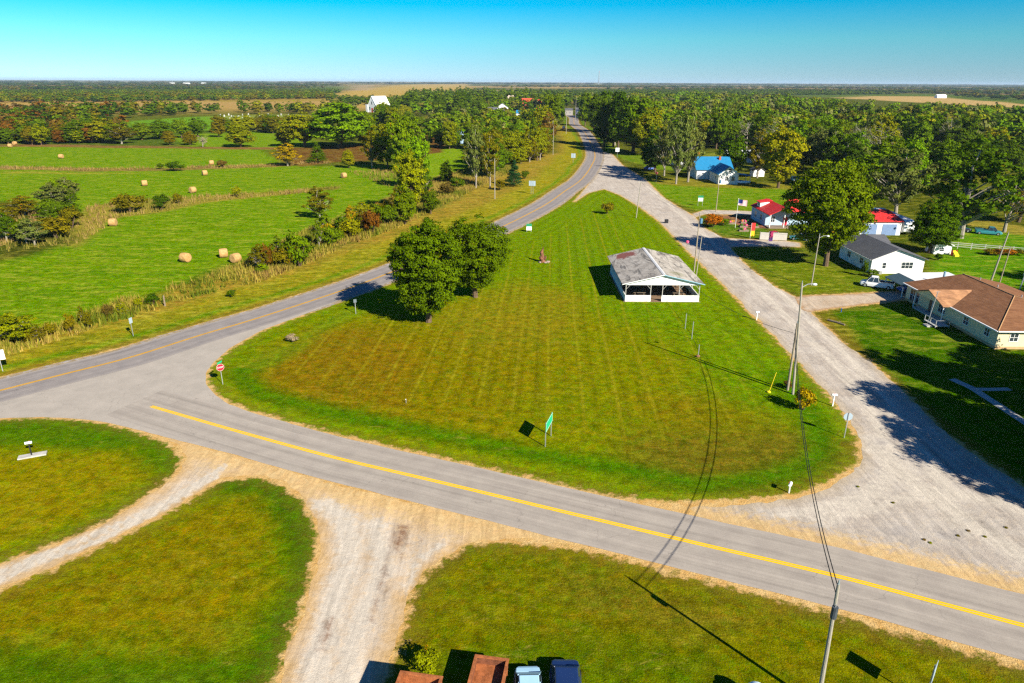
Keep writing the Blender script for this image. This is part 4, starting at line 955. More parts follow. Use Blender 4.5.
# --- tall weeds in ditch and hedgerow strips
def weeds(name, label, polys, dens, hr, cols, seed, avoid=()):
    rs = np.random.RandomState(seed); P = []
    for pl in polys:
        pw = gp(pl); lo, hi = pw.min(0), pw.max(0); A = np.prod(hi-lo); n = int(A*dens)
        q_ = rs.uniform(lo, hi, (n, 2)); q_ = q_[sdf(q_, pw) < 0]
        q_ = q_[fbm(q_[:, 0]*.15, q_[:, 1]*.15) > rs.uniform(.18, .50, len(q_))]; P.append(q_)
    P = np.vstack(P)
    ok = sdf(P, offset(resample(hwy, 6), 6.5).tolist()+offset(resample(hwy, 6), -6.5).tolist()[::-1]) > 0; P = P[ok]; n = len(P); nb = 5
    ang = rs.uniform(0, 6.28, (n, nb)); h = rs.uniform(*hr, (n, nb)); ln = rs.uniform(.15, .5, (n, nb))*h; w_ = rs.uniform(.05, .11, (n, nb))
    ox = rs.normal(0, .14, (n, nb, 2)); bx = P[:, None, :]+ox
    c_, s_ = np.cos(ang), np.sin(ang)
    v0 = np.stack([bx[..., 0]-s_*w_, bx[..., 1]+c_*w_, np.full((n, nb), -.02)], -1); v1 = np.stack([bx[..., 0]+s_*w_, bx[..., 1]-c_*w_, np.full((n, nb), -.02)], -1)
    v2 = np.stack([bx[..., 0]+c_*ln, bx[..., 1]+s_*ln, h], -1); V = np.stack([v0, v1, v2], 2).reshape(-1, 3); m_ = n*nb
    me = bpy.data.meshes.new(name); me.vertices.add(3*m_); me.vertices.foreach_set('co', V.astype(np.float32).ravel())
    me.loops.add(3*m_); me.loops.foreach_set('vertex_index', np.arange(3*m_, dtype=np.int32)); me.polygons.add(m_)
    me.polygons.foreach_set('loop_start', np.arange(0, 3*m_, 3, dtype=np.int32)); me.polygons.foreach_set('loop_total', np.full(m_, 3, np.int32)); me.update(calc_edges=True)
    a = me.attributes.new('v', 'FLOAT', 'FACE'); pv = np.clip(fbm(P[:, 0]*.12+30, P[:, 1]*.12)*1.6-.25, 0, 1); a.data.foreach_set('value', np.clip(np.repeat(pv, nb)+rs.uniform(-.3, .3, m_), 0, 1).astype(np.float32))
    M = MT(name+'_blades', .8, .15); cr = M.n('ShaderNodeValToRGB'); els = cr.color_ramp.elements
    for i, cc in enumerate(cols):
        e = els[i] if i < 2 else els.new(i/(len(cols)-1)); e.position = i/(len(cols)-1); e.color = C4(cc)
    M.l(M.attr('v').outputs['Fac'], cr.inputs[0]); M.color(cr.outputs[0]); me.materials.append(M.m)
    o = bpy.data.objects.new(name, me); link(o); tag(o, label, 'weeds', kind='stuff'); print(name, m_)
weeds('tall_weeds', 'tall brown and green weeds filling the ditch beside the highway', [
    [(-60, 362), (0, 341), (60, 326), (130, 298), (200, 281), (262, 256), (300, 234), (380, 203), (440, 177), (500, 160), (520, 168), (470, 192), (440, 207), (400, 227), (330, 254), (262, 282), (200, 296), (130, 318), (60, 340), (0, 358), (-60, 378)]],
    6.0, (.3, 1.4), [L(96, 116, 14), L(140, 138, 30), L(190, 165, 70), L(140, 105, 60)], 21)
weeds('hedgerow_weeds', 'dry weeds along the strips between the meadows', [
    [(56, 246), (70, 225), (90, 205), (122, 202), (200, 196), (262, 192.5), (340, 187), (340, 190), (262, 197), (200, 203), (160, 212), (120, 217), (100, 232), (70, 248)],
    [(0, 166.5), (90, 168.5), (262, 165), (330, 161), (330, 163), (262, 167.5), (90, 171), (0, 169.5)], [(-20, 215), (60, 200), (75, 215), (60, 245), (-20, 256)],
    [(350, 172), (420, 168), (425, 190), (400, 192)]],
    .8, (.4, 1.3), [L(100, 110, 25), L(150, 135, 50), L(185, 155, 90), L(130, 95, 60)], 22)

# ------------------------------------------------------------------ object materials
WHITE = mat('white_paint', (.80, .80, .78), .5, .06, 1.5)
WSID = siding('white_siding', (.80, .80, .79))
CSID = siding('cream_siding', (.72, .64, .40), .15, depth=.2)
BSID = siding('pale_blue_siding', (.40, .55, .66), .15, depth=.2)
DARK = mat('dark_interior', (.02, .02, .022), .8, .2)
GLASS = mat('window_glass', (.03, .04, .05), .12, .1, 2, .6)
CONC = mat('concrete', (.42, .40, .36), .9, .2, 2.0)
TIMB = mat('weathered_timber', (.22, .17, .12), .9, .3, 4.0, bump=.4)
POLEM = mat('pole_timber', (.30, .25, .18), .9, .3, 5.0, .1, stretch=(6, 6, .6), bump=.5)
POLEB = mat('pale_pole_timber', (.31, .28, .22), .9, .25, 5.0, .1, stretch=(6, 6, .6), bump=.4)
STEEL = mat('galvanised_steel', (.45, .46, .47), .45, .15, 4, .5, .6)
BLACK = mat('black_rubber', (.015, .015, .016), .8, .2)
RED = mat('sign_red', (.62, .015, .03), .45, .05)
GREEN = mat('sign_green', (.01, .42, .20), .45, .05)
SBACK = mat('sign_back', (.34, .42, .48), .5, .08, 2, .4)
YELL = mat('yellow_plastic', (.80, .58, .02), .5, .05)
BLUE = mat('blue_paint', (.02, .09, .38), .5, .1)
RUST = mat('rusty_steel', (.30, .10, .035), .9, .5, 2.5, .15, bump=.4)
RUSTD = mat('dark_rusty_steel', (.16, .06, .03), .9, .5, 3.0, .15, bump=.4)
PINK = mat('pink_petals', (.75, .10, .22), .7, .2)
ROOFG = shingle('dark_grey_shingles', (.10, .105, .12), (.13, .13, .14), 1, .4)
ROOFB = shingle('brown_shingles', (.26, .125, .060), (.19, .085, .042), 1.2, .5)
ROOFR = siding('red_metal_roof', (.66, .035, .03), .45, True, .3)
ROOFT = siding('blue_metal_roof', (.02, .20, .40), .5, True, .3)
WROOF = mat('white_metal_roof', (.74, .74, .72), .5, .08, 1.0)
def pavroof():
    M = MT('weathered_pale_shingles', .9, .1); v = M.pos((1, 1, 1), obj=True)
    a = M.noise(.45, 6, .7, v, .8); b = M.noise(3.0, 5, .75, M.pos((.5, 2.2, 1), obj=True)); d = M.noise(11, 3, .7, v)
    c = M.mix(M.rng(a, .40, .62, 0, 1), (.46, .42, .36), (.28, .25, .21))
    st = M.noise(.32, 5, .75, M.pos((2.2, .55, 1), obj=True), 1.2)
    c = M.mix(M.rng(st, .50, .60, 0, .8), c, (.085, .08, .075))
    c = M.scale(c, M.math('MULTIPLY', M.rng(b, .3, .7, .85, 1.15), M.rng(d, .25, .75, .85, 1.15)))
    # exposed red underlay in the north-west corner, one mossy spot
    sp = M.n('ShaderNodeSeparateXYZ'); M.l(v, sp.inputs[0])
    n_ = M.rng(M.noise(1.1, 6, .85, v), .3, .7, -1.2, 1.2)
    bx = M.math('MULTIPLY', M.rng(M.math('ABSOLUTE', M.math('ADD', M.math('ADD', sp.outputs[0], 3.4), M.math('MULTIPLY', n_, .5))), 1.5, 1.75, 1, 0), M.rng(M.math('ABSOLUTE', M.math('ADD', M.math('SUBTRACT', sp.outputs[1], 15.6), n_)), 1.5, 1.75, 1, 0))
    c = M.mix(bx, c, (.22, .085, .07))
    by = M.math('MULTIPLY', M.rng(M.math('ABSOLUTE', M.math('SUBTRACT', M.math('ADD', sp.outputs[0], n_), 2.6)), .7, 1.2, 1, 0), M.rng(M.math('ABSOLUTE', M.math('SUBTRACT', M.math('ADD', sp.outputs[1], n_), 2.6)), .8, 1.5, 1, 0))
    c = M.mix(M.math('MULTIPLY', by, .5), c, (.20, .20, .09))
    M.color(c); M.bump(d, .4, .03); return M.m

def window(parent, plane, at, u0, u1, z0, z1, out, panes=2, m=None):
    """frame standing proud of the wall with glass set back in it; plane 'x' or 'y' at coordinate at, out = +-1"""
    f = MB(); g_ = MB(); w_ = .07; a, b = at-.01*out, at+.05*out; lo, hi = min(a, b), max(a, b)
    rects = [(u0-w_, u1+w_, z0-w_, z0), (u0-w_, u1+w_, z1, z1+w_), (u0-w_, u0, z0, z1), (u1, u1+w_, z0, z1)]
    for i in range(1, panes): c = u0+(u1-u0)*i/panes; rects.append((c-.025, c+.025, z0, z1))
    rects.append((u0, u1, (z0+z1)/2-.02, (z0+z1)/2+.02))
    for r_ in rects:
        if plane == 'x': f.box(lo, hi, *r_)
        else: f.box(r_[0], r_[1], lo, hi, r_[2], r_[3])
    fo = f.build('window', m or WHITE, parent)
    c0, c1 = sorted((at+.003*out, at+.02*out))
    if plane == 'x': g_.box(c0, c1, u0, u1, z0, z1)
    else: g_.box(u0, u1, c0, c1, z0, z1)
    g_.build('pane', GLASS, fo); return fo
def door(parent, plane, at, u0, u1, z1, out, m):
    a, b = sorted((at+.002*out, at+.06*out)); mb = MB(); k = MB(); hc = u1-.12
    if plane == 'x': mb.box(a, b, u0, u1, .1, z1); e, f_ = sorted((b if out > 0 else a, (b if out > 0 else a)+.06*out)); k.box(e, f_, hc-.04, hc+.04, 1.0, 1.12)
    else: mb.box(u0, u1, a, b, .1, z1); e, f_ = sorted((b if out > 0 else a, (b if out > 0 else a)+.06*out)); k.box(hc-.04, hc+.04, e, f_, 1.0, 1.12)
    d = mb.build('door', m, parent); k.build('handle', STEEL, d); return d
def slab(mb, p, t):
    """sloped sheet of four points, thickened downward"""
    mb.hexa([(a, b, c-t) for a, b, c in p], p)

def gable(parent, x0, x1, y0, y1, h, rise, axis, wm, rm, over=.4, t=.14, wallname='wall', fascia=None, ridge_at=.5):
    """walls with gable ends and a two-sided roof, ridge along axis"""
    w_ = MB()
    if axis == 'y':
        xm = x0+(x1-x0)*ridge_at; prof = [(x0, -.1), (x1, -.1), (x1, h), (xm, h+rise), (x0, h)]; n = 5
        w_.add([(p[0], y0, p[1]) for p in prof]+[(p[0], y1, p[1]) for p in prof], [(0, 1, 2, 3, 4), (9, 8, 7, 6, 5)]+[(i, (i+1) % 5, 5+(i+1) % 5, 5+i)[::-1] for i in range(5)])
        sl_, sr = rise/(xm-x0), rise/(x1-xm); ya, yb = y0-over, y1+over; r_ = MB(); zt = h+rise+.02+t
        slab(r_, [(x0-over, ya, h-over*sl_+.02+t), (xm, ya, zt), (xm, yb, zt), (x0-over, yb, h-over*sl_+.02+t)], t)
        slab(r_, [(xm, ya, zt), (x1+over, ya, h-over*sr+.02+t), (x1+over, yb, h-over*sr+.02+t), (xm, yb, zt)], t)
    else:
        ym = y0+(y1-y0)*ridge_at; prof = [(y0, -.1), (y1, -.1), (y1, h), (ym, h+rise), (y0, h)]
        w_.add([(x0, p[0], p[1]) for p in prof]+[(x1, p[0], p[1]) for p in prof], [(4, 3, 2, 1, 0), (5, 6, 7, 8, 9)]+[(i, (i+1) % 5, 5+(i+1) % 5, 5+i) for i in range(5)])
        sl_, sr = rise/(ym-y0), rise/(y1-ym); xa, xb = x0-over, x1+over; r_ = MB(); zt = h+rise+.02+t
        slab(r_, [(xa, y0-over, h-over*sl_+.02+t), (xb, y0-over, h-over*sl_+.02+t), (xb, ym, zt), (xa, ym, zt)], t)
        slab(r_, [(xa, ym, zt), (xb, ym, zt), (xb, y1+over, h-over*sr+.02+t), (xa, y1+over, h-over*sr+.02+t)], t)
    wo_ = w_.build(wallname, wm, parent); ro = slope_uv(r_.build('roof', rm, parent)); return wo_, ro

# ------------------------------------------------------------------ open pavilion
pv = thing('picnic_pavilion', 'open-sided white picnic pavilion with a weathered grey shingle roof on the green', 'pavilion', (23.3, 101.7, 0))
MB().box(-6.0, 6.0, -.1, 17.3, -.1, .06).build('floor', mat('shade_brown_floor', (.20, .13, .08), .95, .3), pv)  # floor coloured brown to deepen the shade under the roof
hw = MB()
for a in [(-5.75, -1.75, 0, .12), (-.1, 5.75, 0, .12), (-5.75, 5.75, 17.0, 17.12)]: hw.box(a[0], a[1], a[2], a[3], .062, 1.05)
for a in [(-5.75, -5.63), (5.63, 5.75)]: hw.box(a[0], a[1], .12, 17.0, .062, 1.05)
hw.build('half_wall', WSID, pv)
ul = MB(); ul.box(-5.75, -5.63, 5.5, 17.0, 1.052, 1.75); ul.build('side_screen', BSID, pv)  # pale blue stands for a white wall in shade
for x_, y_ in [(x_, y_) for y_ in (.06, 17.06) for x_ in (-5.69, -1.9, 0, 1.9, 5.69)]+[(x_, y_) for x_ in (-5.69, 5.69) for y_ in (4.3, 8.5, 12.8)]:
    if x_ in (-1.9, 1.9) and y_ < 1: x_ = {-1.9: -1.83, 1.9: 2.6}[x_]
    MB().box(x_-.05, x_+.05, y_-.05, y_+.05, .062 if abs(x_) < .2 or abs(x_) == 1.83 else .9, 2.72).build('post', mat('grey_post', (.42, .40, .37), .8), pv)
br = MB()
for x_, s_ in [(-5.69, 1), (-1.83, -1), (0, 1), (2.6, 1), (5.69, -1)]: br.tube([(x_, .0, 2.0), (x_+.6*s_, .0, 2.7)], .03, 4)
br.build('brace', mat('grey_post', (.42, .40, .37), .8), pv)
bm_ = MB(); bm_.box(-5.8, 5.8, 0, .16, 2.72, 2.95); bm_.box(-5.8, 5.8, 16.98, 17.12, 2.72, 2.95); bm_.box(-5.8, -5.62, .16, 16.98, 2.72, 2.9); bm_.box(5.62, 5.8, .16, 16.98, 2.72, 2.9); bm_.build('beam', WHITE, pv)
for y_ in (.02, 17.0): MB().plate([(-5.9, 2.952), (5.9, 2.952), (0, 4.28)], 'y', y_, y_+.1).build('gable_panel', WSID, pv)
r_ = MB(); sl_ = 1.35/5.9
slab(r_, [(-6.35, -.38, 3.05-.45*sl_), (0, -.38, 4.5), (0, 17.8, 4.5), (-6.35, 17.8, 3.05-.45*sl_)], .12)
slab(r_, [(0, -.38, 4.5), (6.35, -.38, 3.05-.45*sl_), (6.35, 17.8, 3.05-.45*sl_), (0, 17.8, 4.5)], .12)
ro = r_.build('roof', pavroof(), pv)
rc = MB(); slab(rc, [(-.26, -.41, 4.47), (0, -.41, 4.53), (0, 17.82, 4.53), (-.26, 17.82, 4.47)], .02); slab(rc, [(0, -.41, 4.53), (.26, -.41, 4.47), (.26, 17.82, 4.47), (0, 17.82, 4.53)], .02)
rc.build('ridge_cap', mat('pale_ridge', (.55, .55, .54), .7), ro)
fa_ = MB(); 
for s_, m_ in ((-1, WHITE), (1, mat('blue_grey_trim', (.25, .45, .55), .6, .1))):
    fa_ = MB(); fa_.hexa(*[[(s_*0, -.43, z_), (s_*6.36, -.43, z_-1.50), (s_*6.36, -.385, z_-1.50), (s_*0, -.385, z_)] for z_ in (4.36, 4.47)]); fa_.build('fascia', m_, ro)
tb = thing('picnic_table', 'dark wooden picnic table under the pavilion roof near its open front', 'picnic table', (20.2, 104.3, .06), 0, 'picnic tables in the pavilion')
MB().box(-.95, .95, -.38, .38, .72, .76).build('table_top', TIMB, tb)
for s_ in (-1, 1):
    MB().box(-.95, .95, s_*.62-.13, s_*.62+.13, .42, .46).build('bench', TIMB, tb)
    MB().tube([(s_*.7, -.55, .02), (s_*.7, -.15, .72)], .04, 4).tube([(s_*.7, .55, .02), (s_*.7, .15, .72)], .04, 4).box(s_*.7-.03, s_*.7+.03, -.7, .7, .38, .42).build('leg', TIMB, tb)
for i, (x_, y_, lb) in enumerate([(26.4, 104.2, 'dark wooden picnic table under the pavilion roof right of the entrance'), (20.2, 109, 'picnic table in the left middle of the pavilion'), (26.3, 109, 'picnic table in the right middle of the pavilion'), (23.3, 114, 'picnic table at the back of the pavilion')]):
    c_ = copy_tree(tb); c_.location = (x_, y_, .06); c_['label'] = lb
tr_ = thing('trash_barrel', 'pale green trash barrel at the right front corner of the pavilion', 'barrel', (28.2, 102.6, .06)); MB().tube([(0, 0, 0), (0, 0, .9)], [.3, .3], 14).build('drum', mat('pale_green_paint', (.30, .42, .22), .6), tr_); MB().tube([(0, 0, .9), (0, 0, .95)], [.32, .3], 14).build('lid', DARK, tr_)

# ------------------------------------------------------------------ brown-roofed ranch house
rh = thing('ranch_house', 'long cream ranch house with a brown hipped roof at the right edge', 'house', (62.3, 82.2, 0))
MB().box(0, 14.6, 0, 21.6, -.1, 2.6).build('wall', CSID, rh)
MB().box(-.06, 14.66, -.06, 21.66, -.1, .35).build('foundation', mat('tan_block', (.50, .33, .17), .9), rh)
def hipped():
    m_ = MB(); e = -.45; X0, X1, Y0, Y1 = e, 14.6-e, e, 21.6-e; z0, zr = 2.62, 4.55; xr = 7.3; ya, yb = 8.6, 20.2
    vv = [(X0, Y0, z0), (X1, Y0, z0), (X1, Y1, z0), (X0, Y1, z0), (xr, ya, zr), (xr, yb, zr)]
    lo = [(a, b, c-.14) for a, b, c in vv]
    m_.add(vv+lo, [(0, 1, 4), (1, 2, 5, 4), (2, 3, 5), (3, 0, 4, 5), (7, 6, 10), (8, 7, 10, 11), (9, 8, 11), (6, 9, 11, 10), (0, 6, 7, 1), (1, 7, 8, 2), (2, 8, 9, 3), (3, 9, 6, 0)]); return m_
hr_ = slope_uv(hipped().build('roof', ROOFB, rh))
hp = MB(); hp.tube([(-.45, -.45, 2.64), (7.3, 8.6, 4.57)], .07, 5).tube([(15.05, -.45, 2.64), (7.3, 8.6, 4.57)], .07, 5).tube([(7.3, 8.6, 4.57), (7.3, 20.2, 4.57)], .07, 5); hp.build('ridge_cap', mat('tan_ridge', (.42, .25, .12), .85), hr_)
MB().box(-.62, -.47, -.47, 22.0, 2.5, 2.62).box(-.47, 15.0, -.62, -.47, 2.5, 2.62).build('gutter', WHITE, rh)
# front porch gable, ridge across the house front
pg_ = MB()
slab(pg_, [(-1.6, 9.6, 2.66), (3.3, 9.6, 2.66), (4.6, 13.6, 3.95), (-1.6, 13.6, 3.95)], .12); slab(pg_, [(-1.6, 13.6, 3.95), (4.6, 13.6, 3.95), (3.3, 17.6, 2.66), (-1.6, 17.6, 2.66)], .12)
slope_uv(pg_.build('porch_roof', shingle('sunlit_brown_shingles', (.48, .25, .12), (.34, .17, .09), 1.2, .8), rh))  # paler version of the main shingles, sunlight on the slope put into the colour
MB().plate([(9.9, 2.55), (17.3, 2.55), (13.6, 3.80)], 'x', -1.25, -1.15).build('porch_gable', CSID, rh)
MB().box(-1.2, -.02, 9.9, 17.3, -.05, .22).build('porch_floor', CONC, rh)
for y_ in (10.0, 12.6, 17.2): MB().box(-1.22, -1.12, y_-.05, y_+.05, .22, 2.55).build('porch_post', WHITE, rh)
for y0_, y1_, z0_, z1_, p_ in [(1.6, 2.5, 1.1, 2.1, 2), (6.0, 7.0, 1.1, 2.1, 2), (11.3, 12.9, .9, 2.1, 3), (18.0, 20.4, .35, 2.15, 3)]: window(rh, 'x', 0, y0_, y1_, z0_, z1_, -1, p_)
door(rh, 'x', 0, 14.2, 15.2, 2.15, -1, mat('brown_door', (.16, .09, .05), .6))
for x0_, x1_ in [(1.6, 2.6), (9.0, 10.4)]: window(rh, 'y', 0, x0_, x1_, 1.1, 2.1, -1, 2)
for i, y_ in enumerate((3.5, 9, 14, 18)): MB().tube([(8.6, y_, 4.1), (8.6, y_, 4.6)], .09, 7).build('roof_vent', STEEL, rh)
MB().tube([(5.2, 16.5, 3.2), (5.2, 16.5, 4.6)], .16, 8).build('chimney_pipe', mat('grey_pipe', (.35, .45, .52), .6), rh) if False else None
# deck and ramp of the ranch house, mast
dk = thing('porch_deck', 'small grey wooden deck with a railing in front of the brown-roofed house', 'deck', (60.2, 90.8, 0))
MB().box(-1.1, .9, -.8, 2.0, .25, .35).build('deck_floor', mat('grey_decking', (.42, .41, .38), .85, .2), dk)
for x_, y_ in [(-1.05, -.75), (-1.05, 1.95), (.85, -.75), (-1.05, .6)]: MB().box(x_-.04, x_+.04, y_-.04, y_+.04, 0, 1.1).build('post', STEEL, dk)
MB().box(-1.08, -1.02, -.75, 1.95, 1.1, 1.15).box(-1.02, .85, -.79, -.73, 1.1, 1.15).build('railing', STEEL, dk)
MB().box(-1.9, -1.12, -.3, .8, 0, .16).build('step', CONC, dk)
am = thing('antenna_mast', 'thin leaning metal mast standing by the deck of the brown-roofed house', 'mast', (58.5, 91.0, 0)); MB().tube([(0, 0, -.3), (.5, 0, 5.1)], .05, 6).build('tube', STEEL, am); MB().box(.2, .8, -.03, .03, 5.0, 5.06).build('crossbar', STEEL, am)

# ------------------------------------------------------------------ white house with grey roof
wh = thing('white_house', 'white clapboard house with a dark grey gable roof behind the big yard tree', 'house', (64.3, 119.3, 0))
gable(wh, 0, 9.4, 0, 12.5, 2.7, 1.75, 'y', WSID, ROOFG, .45, ridge_at=.45)
window(wh, 'y', 0, 2.0, 2.6, 1.0, 2.0, -1, 1); window(wh, 'y', 0, 5.4, 7.4, 1.0, 2.1, -1, 3); window(wh, 'x', 0, 3, 4.2, 1.0, 2.0, -1, 2); window(wh, 'x', 0, 8, 9.2, 1.0, 2.0, -1, 2)
MB().box(8.9, 9.5, .0, 12.5, 2.3, 2.6).build('gutter', WHITE, wh) if False else None
MB().box(1.4, 1.9, -.5, -.02, 0, .55).build('utility_box', STEEL, wh)
MB().tube([(-.55, -.45, 2.6), (-.55, 12.9, 2.6)], .05, 5).build('gutter', WHITE, wh)
wb = thing('back_shed', 'low grey-roofed outbuilding between the white house and the red metal roof', 'outbuilding', (69.0, 134.5, 0)); gable(wb, 0, 6, 0, 5, 2.4, .9, 'x', WSID, ROOFG, .3)
# carport between the houses
cp = thing('carport', 'flat white roofed carport between the white house and the brown-roofed house', 'carport', (61.8, 104.2, 0))
slab_ = MB(); slab(slab_, [(2.4, .3, 2.6), (10.6, .3, 2.75), (10.6, 6.0, 2.75), (2.4, 6.0, 2.6)], .14); slab_.build('roof', WROOF, cp)
aw = MB(); slab(aw, [(.2, .3, 1.95), (2.39, .3, 2.6), (2.39, 6.0, 2.6), (.2, 6.0, 1.95)], .1); aw.build('shaded_slope', mat('shaded_slope_dark', (.05, .09, .11), .7), cp)  # lower west roof slope, its shade put into the dark colour
for x_, y_ in [(.4, .5), (.4, 5.8), (5.8, .5), (5.8, 5.8), (10.3, .5), (10.3, 5.8)]: MB().box(x_-.06, x_+.06, y_-.06, y_+.06, 0, 1.85 if x_ < 1 else 2.45).build('post', WHITE, cp)
MB().box(7.5, 7.6, .6, 5.7, 0, 2.3).build('rear_wall', WSID, cp)
MB().tube([(6.2, .1, 0), (6.2, .1, 4.4)], .17, 8).build('flue', mat('blue_grey_pipe', (.22, .35, .45), .6), cp)

# ------------------------------------------------------------------ vehicles
def car(name, label, cat, loc, rz, paint, L_=4.5, W_=1.75, H_=1.42, kind='sedan', group=None):
    t = thing(name, label, cat, loc, rz, group); hw_ = W_/2
    def ring(x, w_, z0, z1): return [(x, -w_, z0), (x, -w_*1.0, (z0+z1)/2), (x, -w_*.90, z1), (x, w_*.90, z1), (x, w_, (z0+z1)/2), (x, w_, z0)]
    a = L_/2; hood = .88 if kind != 'pickup' else .98
    secs = [(-a, .62, .42, .66), (-a+.06, .80, .34, .76), (-a+.22, .94, .28, hood-.05), (-a+.5, .98, .26, hood-.01), (-a+.9, 1.0, .24, hood), (0, 1.0, .22, hood+.02), (a-1.2, 1.0, .24, hood), (a-.5, .96, .26, hood-.10), (a-.22, .90, .28, hood-.18), (a-.06, .78, .34, .64), (a, .60, .42, .58)]
    MB().loft([ring(x, hw_*w_, z0, z1) for x, w_, z0, z1 in secs]).build('body', paint, t, smooth=False, bevel=.04)
    if kind == 'sedan': x0, x1, x2, x3 = -a+.55, -a+1.25, a-2.15, a-1.35
    elif kind == 'suv': x0, x1, x2, x3 = -a+.1, -a+.4, a-2.1, a-1.35
    else: x0, x1, x2, x3 = -.25, .0, 1.05, 1.65
    z0, z1 = hood-.02, H_; w0, w1 = hw_*.92, hw_*.74
    gb = MB(); gb.hexa([(x0, -w0, z0), (x3, -w0, z0), (x3, w0, z0), (x0, w0, z0)], [(x1, -w1, z1), (x2, -w1, z1), (x2, w1, z1), (x1, w1, z1)]); gb.build('windows', GLASS, t)
    rf = MB(); rf.hexa([(x1-.03, -w1-.02, z1-.05), (x2+.03, -w1-.02, z1-.05), (x2+.03, w1+.02, z1-.05), (x1-.03, w1+.02, z1-.05)], [(x1+.06, -w1+.05, z1+.035), (x2-.06, -w1+.05, z1+.035), (x2-.06, w1-.05, z1+.035), (x1+.06, w1-.05, z1+.035)])
    rf.build('roof', paint, t, bevel=.02)
    pl_ = MB()
    for s_ in (-1, 1):
        for b_, t_ in ((x0, x1), (x3, x2), ((x0+x3)/2, (x1+x2)/2)): pl_.tube([(b_, s_*(w0+.005), z0), (t_, s_*(w1+.01), z1)], .035, 4)
    pl_.build('pillars', paint, t)
    if kind == 'pickup':
        bd = MB(); bd.box(-a+.12, -.35, -hw_+.1, hw_-.1, hood+.005, hood+.03); bd.build('bed_floor', DARK, t)
        rl = MB(); rl.box(-a+.05, -.35, -hw_+.02, -hw_+.12, hood, hood+.14).box(-a+.05, -.35, hw_-.12, hw_-.02, hood, hood+.14).box(-a+.02, -a+.1, -hw_+.1, hw_-.1, hood, hood+.14); rl.build('bed_rail', paint, t)
    for sx in (-a+.85, a-.85):
        for s_ in (-1, 1):
            wl = MB().tube([(sx, s_*(hw_-.16), .33), (sx, s_*(hw_+.02), .33)], .33, 16).build('wheel', BLACK, t); MB().tube([(sx, s_*(hw_+.015), .33), (sx, s_*(hw_+.03), .33)], .19, 10).build('rim', STEEL, wl)
    for s_ in (-1, 1):
        MB().box(a-.09, a-.03, s_*hw_*.62-.14, s_*hw_*.62+.14, .56, .66).build('headlight', mat('lamp_glass', (.75, .75, .72), .2), t)
        MB().box(-a-.01, -a+.05, s_*hw_*.62-.11, s_*hw_*.62+.11, .54, .66).build('tail_light', RED, t)
        MB().box(x3-.25, x3-.1, s_*(hw_+.02), s_*(hw_+.15), hood, hood+.13).build('mirror', paint, t) if s_ > 0 else MB().box(x3-.25, x3-.1, -(hw_+.15), -(hw_+.02), hood, hood+.13).build('mirror', paint, t)
    return t
def paintm(n, c): return mat('car_paint_'+n, c, .25, .05, 1.0, .6)
P_ICE = paintm('pale_blue', (.36, .58, .72)); P_NAV = paintm('navy', (.012, .03, .10)); P_WHI = paintm('white', (.78, .78, .77)); P_TEAL = paintm('teal', (.04, .22, .25)); P_BLK = paintm('black', (.015, .015, .02)); P_RED = paintm('red', (.45, .02, .02)); P_SIL = paintm('silver', (.45, .47, .5)); P_BLU = paintm('blue', (.02, .08, .35))
car('parked_car', 'pale blue car parked beside the rusty box at the bottom edge', 'car', (1.05, 27.75, 0), R(-88), P_ICE, 4.4, 1.55, 1.40)
car('parked_car', 'dark navy car parked at the bottom edge right of the pale blue car', 'car', (3.1, 28.1, 0), R(-91), P_NAV, 4.7, 1.75, 1.45, 'sedan')
car('pickup_truck', 'white pickup truck parked at the mouth of the carport', 'pickup truck', (61.2, 110.6, 0), R(150), P_WHI, 5.2, 1.85, 1.75, 'pickup')
car('parked_car', 'dark car under the carport roof', 'car', (65.5, 107.8, 0), R(180), P_BLU, 4.5, 1.75, 1.42)
car('pickup_truck', 'teal pickup parked on the far lawn behind the picket fence', 'pickup truck', (108.2, 154.2, 0), R(-25), P_TEAL, 5.3, 1.85, 1.7, 'pickup')
car('parked_car', 'black car parked left of the teal pickup on the far lawn', 'car', (103.6, 157.2, 0), R(-20), P_BLK, 4.6, 1.8, 1.45)
car('parked_car', 'red car in the yard of the red-roofed house', 'car', (58.2, 149.5, 0), R(10), P_RED, 4.3, 1.7, 1.4)
car('parked_car', 'teal car next to the red car in the yard of the red-roofed house', 'car', (62.6, 147.2, 0), R(160), P_TEAL, 4.3, 1.7, 1.4)
car('parked_car', 'dark green car behind the yellowish tree', 'car', (99.5, 243.5, 0), R(0), P_TEAL, 4.6, 1.8, 1.5, 'suv')
car('parked_van', 'blue van parked in the shade behind the blue-roofed house', 'van', (95.0, 251.5, 0), R(80), P_BLU, 4.8, 1.9, 1.95, 'suv')
car('parked_car', 'dark blue car below the white sign on the roadside lawn', 'car', (53.5, 274, 0), R(15), P_BLU, 4.5, 1.75, 1.45)
car('pickup_truck', 'dark pickup standing on the left shoulder where the highway leaves town', 'pickup truck', (36.3, 512, 0), R(85), P_BLK, 5.6, 2.3, 2.4, 'pickup')
car('parked_car', 'white car by the building at the end of the highway', 'car', (60.5, 690, 0), R(20), P_WHI, 4.6, 1.9, 1.6)
car('parked_car', 'blue car in front of the small white house near the town', 'car', (11.5, 640, 0), R(0), P_BLU, 5.0, 2.0, 1.6)
